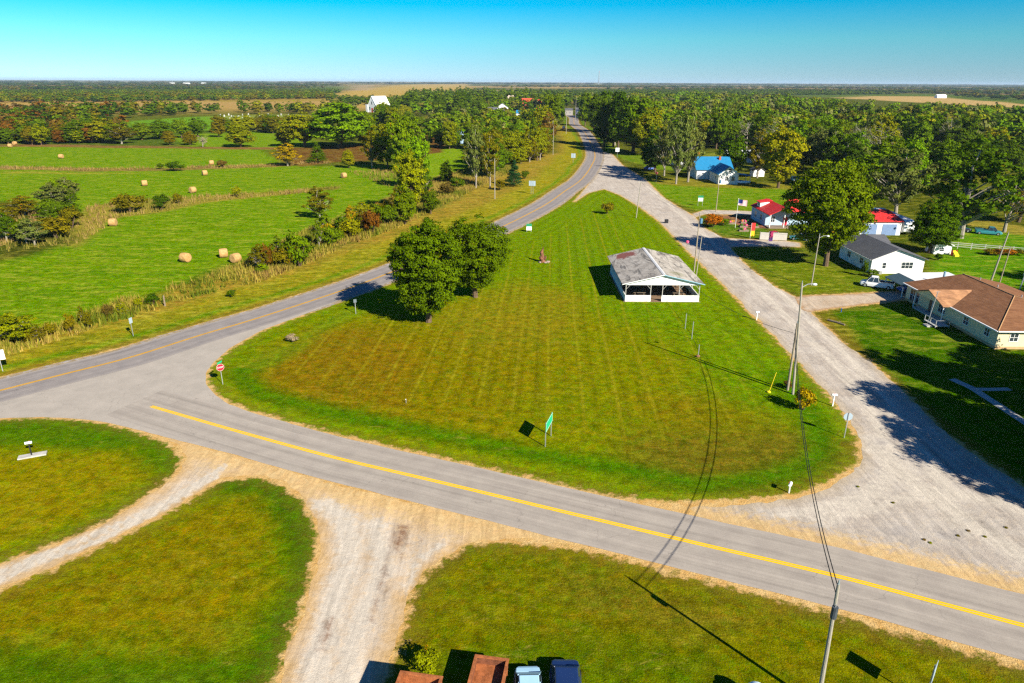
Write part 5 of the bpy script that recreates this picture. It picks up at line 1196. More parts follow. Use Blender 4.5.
# rusty open containers at the bottom edge
def open_box(name, label, loc, rz, w_, d_, h, m1, m2, zf=.5):
    t = thing(name, label, 'container', loc, rz); k = .07
    MB().box(-w_/2, w_/2, -d_, 0, zf, zf+.1).build('floor', m2, t)
    MB().box(-w_/2, -w_/2+k, -d_, 0, zf+.1, h).box(w_/2-k, w_/2, -d_, 0, zf+.1, h).box(-w_/2+k, w_/2-k, -k, 0, zf+.1, h).box(-w_/2+k, w_/2-k, -d_, -d_+k, zf+.1, h).build('wall', m1, t)
    rm_ = MB(); rm_.box(-w_/2-.06, -w_/2+.10, -d_-.06, .06, h, h+.07).box(w_/2-.10, w_/2+.06, -d_-.06, .06, h, h+.07).box(-w_/2+.10, w_/2-.10, -.10, .06, h, h+.07).box(-w_/2+.10, w_/2-.10, -d_-.06, -d_+.10, h, h+.07); rm_.build('rim', RUST, t)
    rb = MB()
    for i in range(4):
        y_ = -d_*(i+.5)/4; rb.box(-w_/2-.06, -w_/2-.001, y_-.05, y_+.05, zf, h).box(w_/2+.001, w_/2+.06, y_-.05, y_+.05, zf, h)
    rb.build('ribs', m2, t)
    if zf > .3:
        for y_ in (-d_*.3, -d_*.75):
            for s_ in (-1, 1): MB().tube([(s_*(w_/2-.3), y_, .32), (s_*(w_/2-.08), y_, .32)], .32, 14).build('wheel', BLACK, t)
        MB().box(-.45, -.35, -d_, 0, .40, zf).box(.35, .45, -d_, 0, .40, zf).build('chassis', m2, t)
    return t
open_box('rusty_container', 'tall orange-brown rusty open container at the bottom edge beside the dirt driveway', (-4.75, 27.75, 0), R(-9), 2.25, 4.5, 2.35, RUST, RUST, .1)
ub = open_box('rusty_trailer', 'rusty open trailer between the container and the pale blue car', (-1.05, 29.75, 0), R(-9), 1.85, 4.2, 1.5, RUSTD, RUST, .95)
# pale tank
tk = thing('propane_tank', 'rounded pale blue-white tank cut by the bottom edge left of the leaning pole', 'tank', (13.35, 27.75, 0), R(80))
TANKM = mat('tank_white', (.62, .78, .82), .35, .06, 1, .4)
MB().tube([(-1.15, 0, .95), (-1.05, 0, .95), (-.85, 0, .95), (.5, 0, .95), (.7, 0, .95), (.8, 0, .95)], [.1, .34, .52, .52, .34, .1], 18).build('shell', TANKM, tk, smooth=True)
MB().tube([(-.2, 0, 1.44), (-.2, 0, 1.6)], .16, 10).build('valve_dome', TANKM, tk)
for x_ in (-.7, .35): MB().box(x_-.08, x_+.08, -.35, .35, 0, .55).build('foot', CONC, tk)

# ------------------------------------------------------------------ camper, metal building, red house, blue house
mb_ = thing('metal_building', 'white metal outbuilding with a bright red roof behind the yard trees', 'outbuilding', (77.6, 152.5, 0))
gable(mb_, 0, 9.6, 0, 15, 3.1, 1.3, 'x', WSID, ROOFR, .4)
for x0_ in (1.0, 5.4): MB().box(x0_, x0_+3.2, -.06, -.002, .02, 2.5).build('garage_door', mat('blue_grey_door', (.16, .24, .40), .6), mb_)
rv = thing('camper_trailer', 'long white camper trailer parked along the red metal roof', 'camper', (89.6, 161.5, 0), R(86))
MB().loft([[(x, -w_, z0), (x, -w_, z1-.3), (x, -w_*.86, z1), (x, w_*.86, z1), (x, w_, z1-.3), (x, w_, z0)] for x, w_, z0, z1 in [(-9.2, 1.1, .9, 2.4), (-8.8, 1.25, .6, 3.1), (-8.0, 1.25, .55, 3.35), (7.5, 1.25, .55, 3.35), (8.6, 1.25, .7, 3.2), (9.0, 1.2, 1.0, 2.7)]]).build('body', WHITE, rv)
for x_, d_ in ((-4, .5), (1, .4), (5, .5)): MB().box(x_-d_/2, x_+d_/2, -.3, .3, 3.352, 3.55).build('roof_vent', STEEL, rv)
for x_ in (-6, -2.5, 2.5, 5.5): window(rv, 'y', -1.25, x_, x_+1.0, 1.7, 2.4, -1, 2, DARK)
for x_ in (-1.2, .1):
    for s_ in (-1, 1): MB().tube([(x_, s_*1.0, .36), (x_, s_*1.22, .36)], .36, 14).build('wheel', BLACK, rv)
MB().box(-10.3, -9.2, -.06, .06, .55, .7).build('hitch', DARK, rv); MB().box(-8, 8, -1.262, -1.252, 1.2, 1.45).build('stripe', mat('grey_stripe', (.35, .37, .4), .5), rv)
rd = thing('red_roofed_house', 'small pale blue house with a bright red roof and a dormer across from the pavilion', 'house', (60.2, 159.6, 0))
gable(rd, 0, 6.8, 2.8, 13, 3.2, 1.6, 'y', BSID, ROOFR, .35, ridge_at=.5)
xm_ = 3.4; fr_ = MB(); zt_ = 3.2+1.6+.15
slab(fr_, [(-.35, -.3, 3.2-.35*1.6/xm_+.15), (xm_, -.3, zt_), (xm_, 2.445, zt_), (-.35, 2.445, 3.2-.35*1.6/xm_+.15)], .12); slab(fr_, [(xm_, -.3, zt_), (7.15, -.3, 3.2-.35*1.6/3.4+.15), (7.15, 2.445, 3.2-.35*1.6/3.4+.15), (xm_, 2.445, zt_)], .12)
slope_uv(fr_.build('porch_roof', ROOFR, rd))
for x_ in (.1, 3.4, 6.7): MB().box(x_-.08, x_+.08, -.1, .06, 0, 3.15).build('porch_post', WHITE, rd)
MB().box(-.1, 6.9, -.2, 2.78, -.05, .25).build('porch_floor', TIMB, rd)
gable(rd, 6.81, 13.5, 4.5, 10.5, 3.2, 2.3, 'x', BSID, ROOFR, .3, wallname='wing_wall')
dm = MB(); dm.box(.4, 2.6, 8.6, 10.8, 3.3, 4.75); dm.build('dormer', WHITE, rd)
slope_uv((lambda m_: (slab(m_, [(.1, 8.3, 4.78), (3.2, 8.3, 5.2), (3.2, 11.1, 5.2), (.1, 11.1, 4.78)], .1), m_)[1])(MB()).build('dormer_roof', ROOFR, rd))
window(rd, 'x', .4, 9.1, 10.3, 3.8, 4.6, -1, 2); window(rd, 'x', 0, 9.2, 10.4, 1.0, 2.3, -1, 2); window(rd, 'y', 2.8, 1.2, 2.2, 1.0, 2.3, -1, 2); window(rd, 'x', 0, 5.2, 6.4, 1.0, 2.3, -1, 2)
door(rd, 'y', 2.8, 4.2, 5.2, 2.2, -1, RED)
bh = thing('blue_roofed_house', 'white house with steep blue metal roofs at the far junction', 'house', (68.4, 233.5, 0))
gable(bh, .6, 7.2, 0, 11, 3.4, 2.4, 'y', WSID, ROOFT, .4)
bh2 = gable(bh, -3.5, 9.0, 13, 26, 3.4, 3.6, 'x', WSID, ROOFT, .45, wallname='rear_wall')
MB().box(5.2, 5.9, 17.6, 18.3, 4.6, 7.4).build('chimney', mat('red_brick', (.40, .11, .06), .9, .3, 5), bh)
window(bh, 'y', 0, 2.8, 3.8, 1.2, 2.6, -1, 2); window(bh, 'y', 0, 4.9, 5.9, 1.2, 2.6, -1, 2); window(bh, 'y', 0, 3.7, 4.6, 4.0, 5.1, -1, 1); window(bh, 'x', .6, 3, 4.2, 1.2, 2.6, -1, 2)
lt = MB(); slab(lt, [(7.65, 3, 3.1), (12.5, 3, 2.4), (12.5, 8, 2.4), (7.65, 8, 3.1)], .1); slope_uv(lt.build('side_porch_roof', ROOFT, bh))
for y_ in (3.3, 7.7): MB().box(12.2, 12.35, y_-.07, y_+.07, 0, 2.3).build('porch_post', WHITE, bh)
for i, (x_, y_, w_, d_, h_, ri, wm, rm, nm, lb) in enumerate([
    (66, 284, 9, 8, 2.9, 2.0, WSID, ROOFG, 'white_house', 'white house half hidden behind the pale-trunked trees'),
    (87.5, 254, 4, 4, 2.2, 1.3, WSID, ROOFG, 'garden_shed', 'little white shed right of the blue-roofed house'),
    (84.5, 134.5, 3.4, 3.0, 1.8, .8, WSID, WROOF, 'garden_shed', 'little white shed with lattice sides beside the dense green tree'),
    (92, 300, 10, 8, 3, 1.8, WSID, WROOF, 'white_house', 'white house in the clearing behind the blue-roofed house'),
    (-17, 738, 12, 10, 7, 4, WSID, ROOFG, 'white_house', 'tall white house left of the red brick building'),
    (-25, 712, 9, 9, 5, 3, WSID, ROOFG, 'white_house', 'low white house left of the tall white one near the town'),
    (3, 655, 9, 10, 5, 2.5, WSID, ROOFT, 'white_house', 'white house with a teal roof in front of the red brick building'),
    (53, 735, 8, 10, 5, 1.5, mat('pale_render', (.28, .26, .24), .8), ROOFG, 'storefront_building', 'pale flat storefront at the end of the highway'),
    (62, 712, 5, 9, 6.5, 1.5, mat('blue_render', (.012, .03, .09), .7), ROOFG, 'tall_blue_building', 'dark blue tall building right of the highway end'),
    (84, 560, 12, 10, 3.5, 2.5, WSID, ROOFG, 'white_house', 'white house hidden in the trees right of the highway'),
    (-8, 1000, 30, 12, 10, 4, mat('tan_render', (.55, .42, .30), .8), mat('tan_roof', (.5, .40, .30), .8), 'tan_building', 'tan building behind the red brick one'),
    (1005, 1720, 22, 12, 5, 3, WHITE, WROOF, 'farm_building', 'white farm building on the right harvested field'),
    (-2500, 5300, 36, 20, 9, 4, WHITE, WROOF, 'farm_building', 'leftmost of the distant white farm buildings on the horizon'),
    (-2400, 5300, 44, 20, 9, 4, WHITE, WROOF, 'farm_building', 'middle one of the distant white farm buildings on the horizon'),
    (-2290, 5350, 30, 20, 10, 4, WHITE, WROOF, 'farm_building', 'rightmost of the distant white farm buildings on the horizon')]):
    t = thing(nm, lb, 'shed' if 'shed' in nm else 'house' if 'house' in nm else 'building', (x_, y_, 0)); gable(t, 0, w_, 0, d_, h_, ri, 'x' if i not in (1, 2, 4) else 'y', wm, rm, .3)
    if i < 11:
        for k in range(max(1, int(w_/4))): window(t, 'y', 0, 1+k*w_/max(1, int(w_/4))*.9, 1.9+k*w_/max(1, int(w_/4))*.9, h_*.35, h_*.7, -1, 1)
bb = thing('brick_building', 'long red brick building with arched dark windows by the town', 'building', (10.5, 868, 0))
BRM = mat('red_brick_far', (.62, .09, .04), .9, .15, .4)
MB().box(0, 24, 0, 14, -.2, 12.6).build('wall', BRM, bb); MB().box(-.3, 24.3, -.3, 14.3, 12.6, 13.3).build('parapet', mat('red_trim', (.70, .12, .06), .8), bb)
for k in range(5): window(bb, 'y', 0, 2+k*4.4, 4.0+k*4.4, 5.5, 9.5, -1, 1, mat('pale_frame', (.7, .5, .35), .6))
ch = thing('white_church', 'white gabled church with a steep roof in the middle distance', 'church', (-158, 786, 0), R(-38))
gable(ch, 0, 13, 0, 20, 7, 9.5, 'y', WHITE, WROOF, .3); MB().box(-3.5, -.02, -.5, 4, -.2, 8).build('porch', WHITE, ch)
window(ch, 'y', 0, 5.6, 7.4, 8, 11, -1, 1); door(ch, 'y', 0, 5.2, 7.8, 4.4, -1, RED)
for k in (2.0, 9.4): window(ch, 'y', 0, k, k+1.5, 2.5, 5.5, -1, 1, mat('teal_frame', (.1, .4, .4), .6))
for y_ in (4, 9, 14): window(ch, 'x', 13, y_, y_+1.4, 2.5, 5.5, 1, 1)
for i, (x_, y_, w_, lb) in enumerate([(-36.5, 386, 1, 'left one of the two pale blue silos by the little meadow'), (-27.5, 391, 1.35, 'right wider one of the two pale blue silos by the little meadow')]):
    t = thing('grain_bin', lb, 'silo', (x_, y_, 0)); MB().tube([(0, 0, 0), (0, 0, 6)], 2.3*w_, 18).build('bin_wall', siding('corrugated_blue', (.34, .48, .62), .3), t); MB().tube([(0, 0, 6), (0, 0, 7)], [2.4*w_, .3], 18).build('bin_roof', mat('bin_roof_blue', (.25, .40, .6), .5), t)

# ------------------------------------------------------------------ graveyard
hs_ = thing('headstone', 'pale grey headstone in the graveyard beyond the meadows', 'headstone', (0, 0, 0), 0, 'headstones in the graveyard')
MB().box(-.5, .5, -.15, .15, 0, 1.1).tube([(0, -.15, 1.1), (0, .15, 1.1)], .5, 12).build('slab', mat('pale_granite', (.45, .45, .43), .7, .2), hs_); MB().box(-.65, .65, -.28, .28, -.05, .18).build('plinth', CONC, hs_)
rg_ = random.Random(4); k_ = 0
for row in range(9):
    for col_ in range(9):
        px_ = 222+col_*9.5+rg_.uniform(-3, 3); py_ = 115.4+row*1.25+rg_.uniform(-.2, .2); b_ = g(px_, py_)
        if px_ > 303: continue
        c_ = hs_ if k_ == 0 else copy_tree(hs_); k_ += 1
        c_.location = (b_[0], b_[1], 0); c_.rotation_euler = (0, 0, rg_.uniform(-.2, .2)); q_ = rg_.uniform(.7, 1.25); c_.scale = (q_, q_, q_)

# ------------------------------------------------------------------ hay bales
STRAW = MT('straw', .95, .05)
_v = STRAW.pos((1, 1, 1), obj=True); _w = STRAW.noise(1.5, 6, .8, STRAW.pos((.4, 6, 6), obj=True)); STRAW.color(STRAW.scale(STRAW.mix(STRAW.rng(STRAW.noise(2.5, 4, .7, _v), .35, .65, 0, 1), L(232, 190, 128), L(205, 155, 95)), STRAW.rng(_w, .25, .75, .7, 1.3))); STRAW.bump(_w, .8, .05)
def bale_mesh():
    m_ = MB(); n = 20; rg = random.Random(3); prof = [(-.78, .0), (-.80, .35), (-.78, .70), (-.70, .86), (-.35, .91), (0, .92), (.35, .91), (.70, .86), (.78, .70), (.80, .35), (.78, .0)]
    rings = [[(x, r_*math.cos(a)*(1+rg.uniform(-.02, .02)), max(.02, .86+r_*math.sin(a)*(1 if math.sin(a) > 0 else .95))) for a in [2*math.pi*k/n for k in range(n)]] for x, r_ in [(x, max(r_, .02)) for x, r_ in prof]]
    return m_.loft(rings).mesh('hay_bale', STRAW.m)
BALE = bale_mesh()
for i, (px_, py_, rz, lb) in enumerate([(186, 262, -20, 'hay bale standing alone left of the pair in the near meadow'), (224, 257.5, 25, 'left hay bale of the pair by the meadow ditch'), (236, 262.5, 65, 'right hay bale of the pair by the meadow ditch'),
    (113.5, 226, 5, 'hay bale in the near meadow below the olive shrub'), (145, 186, 30, 'hay bale in the middle of the second meadow'), (193, 193, 60, 'hay bale sitting by the weedy strip'), (205, 175.5, 40, 'hay bale just below the dry strip in the second meadow'),
    (212, 165, 20, 'hay bale just above the dry strip in the far meadow'), (61.5, 158.5, 0, 'hay bale alone in the left part of the far meadow'), (10.5, 147.5, 10, 'left of the two touching hay bales at the left edge'), (15, 145, 80, 'right of the two touching hay bales at the left edge'), (344, 178, 50, 'hay bale near the lollipop tree')]):
    b_ = g(px_, py_); o = bpy.data.objects.new('hay_bale', BALE); link(o); o.location = (b_[0], b_[1], 0); o.rotation_euler = (0, 0, R(rz)); tag(o, lb, 'hay bale', 'round hay bales in the meadows')
    if i > 3: o.scale = (1.05, 1.05, 1.05)

# ------------------------------------------------------------------ poles and wires
def utility_pole(label, x, y, h, m=POLEM, lean=(0, 0), r=.16, arm=None, lamp=None, transformer=False, group=None):
    t = thing('utility_pole', label, 'utility pole', (x, y, 0), 0, group); top = Vector((lean[0], lean[1], h)); r = r*.85
    MB().tube([(0, 0, -.6), (top*.5)[:], top[:]], [r, r*.82, r*.62], 10).build('shaft', m, t)
    if arm:
        a, L_ = arm; d = Vector((math.cos(a), math.sin(a), 0))*L_/2; c = top-Vector((0, 0, .35)); ao = MB().tube([c-d, c+d], .07, 4).build('crossarm', m, t)
        for k in (-.9, -.4, .4, .9): p = c+d*k; MB().tube([p, p+Vector((0, 0, .22))], [.05, .03], 6).build('insulator', mat('insulator_glass', (.25, .3, .3), .3), ao)
    else: MB().tube([top[:], (top+Vector((0, 0, .25)))[:]], [.05, .04], 6).build('insulator', mat('insulator_glass', (.25, .3, .3), .3), t)
    if lamp is not None:
        d = Vector((math.cos(lamp), math.sin(lamp), 0)); c = top-Vector((0, 0, .5)); ao = MB().tube([c, c+d*.7+Vector((0, 0, .35)), c+d*1.4+Vector((0, 0, .35))], .04, 6).build('lamp_arm', STEEL, t)
        e = c+d*1.5+Vector((0, 0, .28)); MB().blob(e, (.28, .2, .14), 1, 8, 5, .02).build('lamp_head', mat('lamp_grey', (.6, .62, .62), .4), ao)
    if transformer:
        c = top-Vector((0, 0, 1.3)); MB().tube([c+Vector((.32, -.1, -.45)), c+Vector((.32, -.1, .4))], .24, 12).build('transformer', mat('transformer_blue_grey', (.10, .22, .34), .5), t)
    return t
utility_pole('tall weathered pole carrying a street lamp, right one of the crossed pair on the green', 30.95, 68.2, 12.6, POLEB, (-.9, .2), .17, lamp=.2)
utility_pole('shorter brown pole leaning on the lamp pole of the crossed pair', 30.75, 69.3, 8.0, POLEM, (-.25, -.3), .17)
utility_pole('pole with a blue transformer behind the pavilion', 32.8, 119.8, 10.6, POLEM, (0, 0), .16, transformer=True)
utility_pole('short grey pole at the pavilion corner in front of the transformer pole', 32.3, 116.4, 7.2, POLEB, (.3, 0), .12)
utility_pole('pole with a crossarm near the top of the green', 31.1, 172, 9.2, POLEB, (.6, 0), .15, arm=(.3, 2.0))
utility_pole('dark pole on the far side of the gravel road by the garden bed', 53.7, 181, 9.2, POLEM, (0, 0), .15, transformer=True)
utility_pole('pale pole with a street lamp under the big yard tree', 50.6, 111.5, 8.6, POLEB, (0, 0), .13, lamp=.1)
utility_pole('thick leaning pole behind the brown-roofed house', 80.9, 111.8, 9.0, POLEB, (.9, 0), .19)
utility_pole('thin dark pole leaning against the thick one behind the brown-roofed house', 82.2, 111.4, 6.6, POLEM, (.3, 0), .13)
utility_pole('leaning pole at the bottom edge in front of the road', 16.9, 28.0, 8.35, POLEB, (-.35, -.1), .15, transformer=False)
utility_pole('pole beside the spruce left of the highway', -5.2, 200.6, 11.3, POLEB, (0, 0), .17)
utility_pole('pole at the highway bend above the verge', 18.7, 329, 13, POLEB, (0, 0), .17)
for i, (x_, y_, h_) in enumerate([(35, 470, 15), (54, 622, 20), (63, 660, 22), (22, 395, 13)]): utility_pole(['pole on the left of the highway near the dark pickup', 'pole where the highway ends at the town', 'tallest far pole right of the blue building', 'second pole beyond the highway bend'][i], x_, y_, h_, POLEB, (0, 0), .22)
lm = thing('pole_stub', 'short dark pipe behind the brown roof near the leaning pole', 'pipe', (84.3, 109.3, 0)); MB().tube([(0, 0, -.1), (.2, 0, 2.6)], .1, 8).build('pipe', STEEL, lm); MB().blob((.2, 0, 2.7), (.22, .22, .18), 2, 8, 5, .05).build('cap', WHITE, lm)
WIRE = mat('wire_black', (.02, .02, .02), .6, .05)
def wires(label, a, b, sag, sep=(0,), r=.022, group=None):
    a = Vector(a); b = Vector(b); d = (b-a).normalized(); n = Vector((-d.y, d.x, 0)).normalized()
    for k, s_ in enumerate(sep):
        o = MB().tube([a.lerp(b, i/22)+n*s_-Vector((0, 0, 4*sag*(1+.06*k)*(i/22)*(1-i/22))) for i in range(23)], r, 5).build('overhead_wire', WIRE); tag(o, label if len(sep) == 1 else ('left ' if s_ > 0 else 'right ')+label, 'wire', group)
for dz_, wl_ in ((.25, 'upper of the two black wires from the bottom pole to the crossed poles'), (-.25, 'lower of the two black wires from the bottom pole to the crossed poles')):
    wires(wl_, (16.65, 28, 7.75+dz_), (30.4, 69, 7.0+dz_), 2.2, (0,), .028)
wires('black service wire from the crossed poles to the pavilion', (30.2, 69, 6.9), (27.0, 101.3, 3.3), .9)
wires('thin wire from the lamp pole to the transformer pole', (30.1, 68.4, 12.3), (32.8, 119.8, 10.2), 1.2, (.0,), .016)
wires('thin wire from the transformer pole over the road to the lamp pole in the yard', (32.8, 119.8, 9.5), (50.6, 111.5, 8.2), .5, (0,), .014)
wires('thin wire from the transformer pole to the crossarm pole', (32.8, 119.8, 10.2), (31.7, 172, 8.9), 1.0, (0,), .016)
wires('thin wire crossing the gravel road to the pole by the garden bed', (31.7, 172, 8.8), (53.7, 181, 8.8), .6, (0,), .014)
gt = thing('pole_transformer', 'small dark transformer can hanging below the top of the bottom pole', 'transformer', (16.55, 27.75, 6.7)); MB().tube([(0, 0, -.35), (0, 0, .35)], .16, 10).build('can', mat('dark_grey_metal', (.06, .07, .08), .5), gt); MB().tube([(0, 0, .35), (0, 0, .5)], .04, 6).build('bushing', STEEL, gt)

# ------------------------------------------------------------------ signs
def text_mesh(s_, size, depth=.003):
    cu = bpy.data.curves.new('text', 'FONT'); cu.body = s_; cu.size = size; cu.align_x = 'CENTER'; cu.align_y = 'CENTER'; cu.extrude = depth; cu.offset = size*.004
    o = bpy.data.objects.new('text', cu); COL.objects.link(o); dg = bpy.context.evaluated_depsgraph_get(); me = bpy.data.meshes.new_from_object(o.evaluated_get(dg)); bpy.data.objects.remove(o); return me
def octo(r, y0, y1, zc):
    return MB().plate([(r*math.cos(R(22.5+45*k)), zc+r*math.sin(R(22.5+45*k))) for k in range(8)], 'y', y0, y1)
def stop_sign(label, x, y, face, h=2.1, blade=None, both=False, sc=1.0):
    """face: direction (deg) towards which the lettering looks"""
    t = thing('stop_sign', label, 'stop sign', (x, y, 0), R(face+90)); t.scale = (sc, sc, sc)
    MB().box(-.035, .035, .02, .07, -.4, h+.40).build('post', STEEL, t)
    p = octo(.41, -.004, .012, h).build('sign_plate', RED, t); octo(.412, .0125, .018, h).build('sign_back', SBACK, p)
    b_ = MB()
    for k in range(8):
        a0, a1 = R(22.5+45*k), R(22.5+45*(k+1)); q0, q1 = .405, .388
        b_.add([(q0*math.cos(a0), -.008, h+q0*math.sin(a0)), (q0*math.cos(a1), -.008, h+q0*math.sin(a1)), (q1*math.cos(a1), -.008, h+q1*math.sin(a1)), (q1*math.cos(a0), -.008, h+q1*math.sin(a0))], [(0, 1, 2, 3)])
    b_.build('border', WHITE, p)
    me = text_mesh('STOP', .25); me.materials.append(WHITE); tx = bpy.data.objects.new('lettering', me); link(tx, p); tx.location = (0, -.010, h); tx.rotation_euler = (R(90), 0, 0)
    if blade is not None:
        bl = MB().box(-.38, .38, -.01, .01, h+.48, h+.66).build('street_name_blade', GREEN, t); bl.rotation_euler = (0, 0, R(blade))
    return t
stop_sign('red stop sign with a green street-name blade at the west tip of the green', *g(223, 384.5), -52, 1.98, blade=38, sc=1.05)
stop_sign('back of the stop sign beside the gravel road near the crossed poles', *g(844, 437.5), 82, 2.15, sc=1.05)
stop_sign('small distant stop sign at the top of the gravel road', *g(656, 182), -100, 2.5, sc=1.2)
def plate_sign(name, label, x, y, face, w_, h_, zc, m, post=STEEL, posts=(0,), border=None, back=SBACK, bars=None):
    t = thing(name, label, 'sign', (x, y, 0), R(face+90))
    for k in posts: MB().box(k-.04, k+.04, .02, .09, -.4, zc+h_/2-.02).build('post', post, t)
    p = MB().box(-w_/2, w_/2, -.01, .012, zc-h_/2, zc+h_/2).build('sign_plate', m, t)
    MB().box(-w_/2, w_/2, .0125, .018, zc-h_/2, zc+h_/2).build('sign_back', back, p)
    if border:
        k = .035; b_ = MB()
        for r4 in [(-w_/2+k, w_/2-k, zc+h_/2-k*2, zc+h_/2-k), (-w_/2+k, w_/2-k, zc-h_/2+k, zc-h_/2+k*2), (-w_/2+k, -w_/2+k*2, zc-h_/2+k*2, zc+h_/2-k*2), (w_/2-k*2, w_/2-k, zc-h_/2+k*2, zc+h_/2-k*2)]: b_.box(r4[0], r4[1], -.014, -.0105, r4[2], r4[3])
        b_.build('border', border, p)
    if bars:
        for (a, b, c, d, mm) in bars: MB().box(a, b, -.015, -.0105, zc+c, zc+d).build('panel_band', mm, p)
    return t
plate_sign('town_sign', 'green town sign with a white border on two posts in the middle of the green', 3.55, 57.4, -17, 2.5, .95, 2.05, GREEN, posts=(-1.1, 1.1), border=WHITE)
plate_sign('road_sign', 'edge-on road sign at the bottom right, its square shadow on the grass', 22.95, 28.2, -41.5, .95, 1.15, 2.15, SBACK)
GB = mat('sign_mid_grey', (.35, .40, .42), .6)
plate_sign('road_sign', 'white two-line road sign at the left edge by the highway', -59.6, 73.4, -60, 1.15, 1.2, 2.05, WHITE, bars=[(-.45, .45, .1, .16, GB), (-.45, .45, -.3, -.22, GB)])
plate_sign('road_sign', 'thin side-on road sign in the verge above the highway', -50.5, 85.4, -8, .6, .75, 2.2, SBACK)
plate_sign('road_sign', 'pale blue road sign back on the verge below the spruce', 5.9, 210.4, 80, 2.0, 1.5, 3.2, mat('pale_blue_sign', (.45, .62, .75), .5), posts=(-.3, .3))
plate_sign('road_sign', 'grey-blue sign back at the inside of the highway bend', 25.4, 296, 80, 1.8, 1.8, 3.0, mat('pale_blue_sign', (.45, .62, .75), .5))
plate_sign('road_sign', 'white sign beside the highway opposite the inner bend', 46.9, 317, -95, 1.7, 1.7, 3.6, WHITE)
plate_sign('road_sign', 'farther white sign on the roadside lawn', 52.8, 442, -95, 2.2, 2.0, 4.6, WHITE)
plate_sign('road_sign', 'white box sign in the shade right of the near white sign', 60.5, 312, -95, 1.8, 1.6, 3.0, WHITE, posts=(-1, 1))
plate_sign('yard_sign', 'green and white yard sign at the upper left edge of the green', *g(529, 232), -85, 1.2, 1.4, 1.1, WHITE, posts=(-.5, .5), bars=[(-.62, .62, .15, .8, mat('leaf_green_paint', (.02, .22, .10), .6))])
plate_sign('yard_sign', 'green and white yard sign on the lawn right of the gravel road', *g(700, 206), -95, 1.3, 1.4, 2.0, WHITE, posts=(-.6, .6), bars=[(-.72, .72, .25, .85, mat('leaf_green_paint', (.02, .22, .10), .6))])
plate_sign('road_sign', 'small white sign coloured dark for the front oak shadow', *g(356, 314), -60, .45, .5, 2.0, mat('shaded_sign_white', (.12, .15, .17), .6))  # white plate, the tree shadow over it put into the dark colour
# mailboxes
def mailbox(label, x, y, face, m=WHITE, h=1.1, slabm=None, postm=WHITE):
    t = thing('mailbox', label, 'mailbox', (x, y, 0), R(face)); MB().box(-.05, .05, -.05, .05, -.3, h-.001).build('post', postm, t)
    b_ = MB().loft([[(xx, w_*math.cos(a)*.13, h+.10+(.13*math.sin(a) if math.sin(a) > 0 else .10*math.sin(a))) for a in [2*math.pi*k/12+.01 for k in range(12)]] for xx, w_ in ((-.27, 1), (.27, 1))]).build('box', m, t)
    MB().box(.0, .12, .135, .15, h+.08, h+.22).build('flag', RED, b_)
    if slabm: MB().box(-1.05, 1.15, -.35, .35, -.02, .12).build('base_slab', slabm, t)
    return t
mailbox('white mailbox on a dark post over a stone slab in the left lawn', *g(32, 456), 25, h=1.25, slabm=CONC, postm=DARK)
mailbox('white mailbox at the edge of the gravel road near the crossed poles', *g(832.5, 406), 0, h=1.2)
mailbox('white mailbox on the left edge of the gravel road uphill of the crossed poles', *g(756.5, 320), 0, h=1.1)
mailbox('white tilted box marker with a dark shadow at the south-east end of the green', *g(789, 493), 60, h=.75)
MB_ = thing('flower_marker', 'pink flowers on a stick at the road edge behind the pavilion', 'marker', (36.2, 139.5, 0)); MB().tube([(0, 0, -.1), (0, 0, 1.0)], .03, 5).build('stick', TIMB, MB_); MB().blob((0, 0, 1.15), (.35, .35, .3), 5, 9, 6, .25).build('blossom', PINK, MB_)
ym = thing('guy_marker', 'yellow guy-wire marker leaning left of the crossed poles', 'marker', (28.4, 68.6, 0)); MB().tube([(0, 0, -.1), (.55, .1, 2.4)], .035, 6).build('sleeve', YELL, ym); MB().blob((0, 0, .08), (.22, .22, .12), 2, 8, 5, .2).build('anchor', YELL, ym)
for i, (px_, py_, h_) in enumerate([(685, 329, 2.2), (691.7, 339, 2.4), (698, 357, 1.6)]):
    b_ = g(px_, py_); t = thing('steel_post', ['left', 'middle', 'right and shortest'][i]+' of the three bare steel posts in front of the pavilion', 'post', (b_[0], b_[1], 0)); MB().tube([(0, 0, -.2), (0, 0, h_)], .055, 8).build('tube', STEEL, t); MB().tube([(0, 0, h_), (0, 0, h_+.04)], .07, 8).build('cap', STEEL, t)
    if i == 2: MB().blob((.0, 0, .12), (.25, .25, .18), 3, 8, 5, .3).build('footing', mat('brown_soil', (.22, .12, .06), .95), t)
wp = thing('fence_post', 'old wooden post at the meadow edge by the dark shrub', 'post', (*g(165, 306), 0)); MB().tube([(0, 0, -.2), (.05, 0, 1.6)], [.14, .11], 7).build('stake', TIMB, wp); MB().tube([(.05, 0, 1.6), (.05, 0, 1.63)], .1, 7).build('weathered_top', POLEB, wp)
sp_ = thing('marker_stake', 'small grey stake in the brown part of the green', 'stake', (*g(406, 403), 0)); MB().tube([(0, 0, -.1), (.03, 0, .42)], .04, 6).build('stick', STEEL, sp_); MB().box(-.05, .05, -.03, .03, .40, .46).build('cap', WHITE, sp_)
dr = thing('drain_grate_box', 'small dark box at the left edge of the gravel road', 'box', (37.4, 165.6, 0)); MB().box(-.4, .4, -.35, .35, 0, .8).build('case', DARK, dr); MB().box(-.43, .43, -.38, .38, .8, .86).build('lid', DARK, dr)
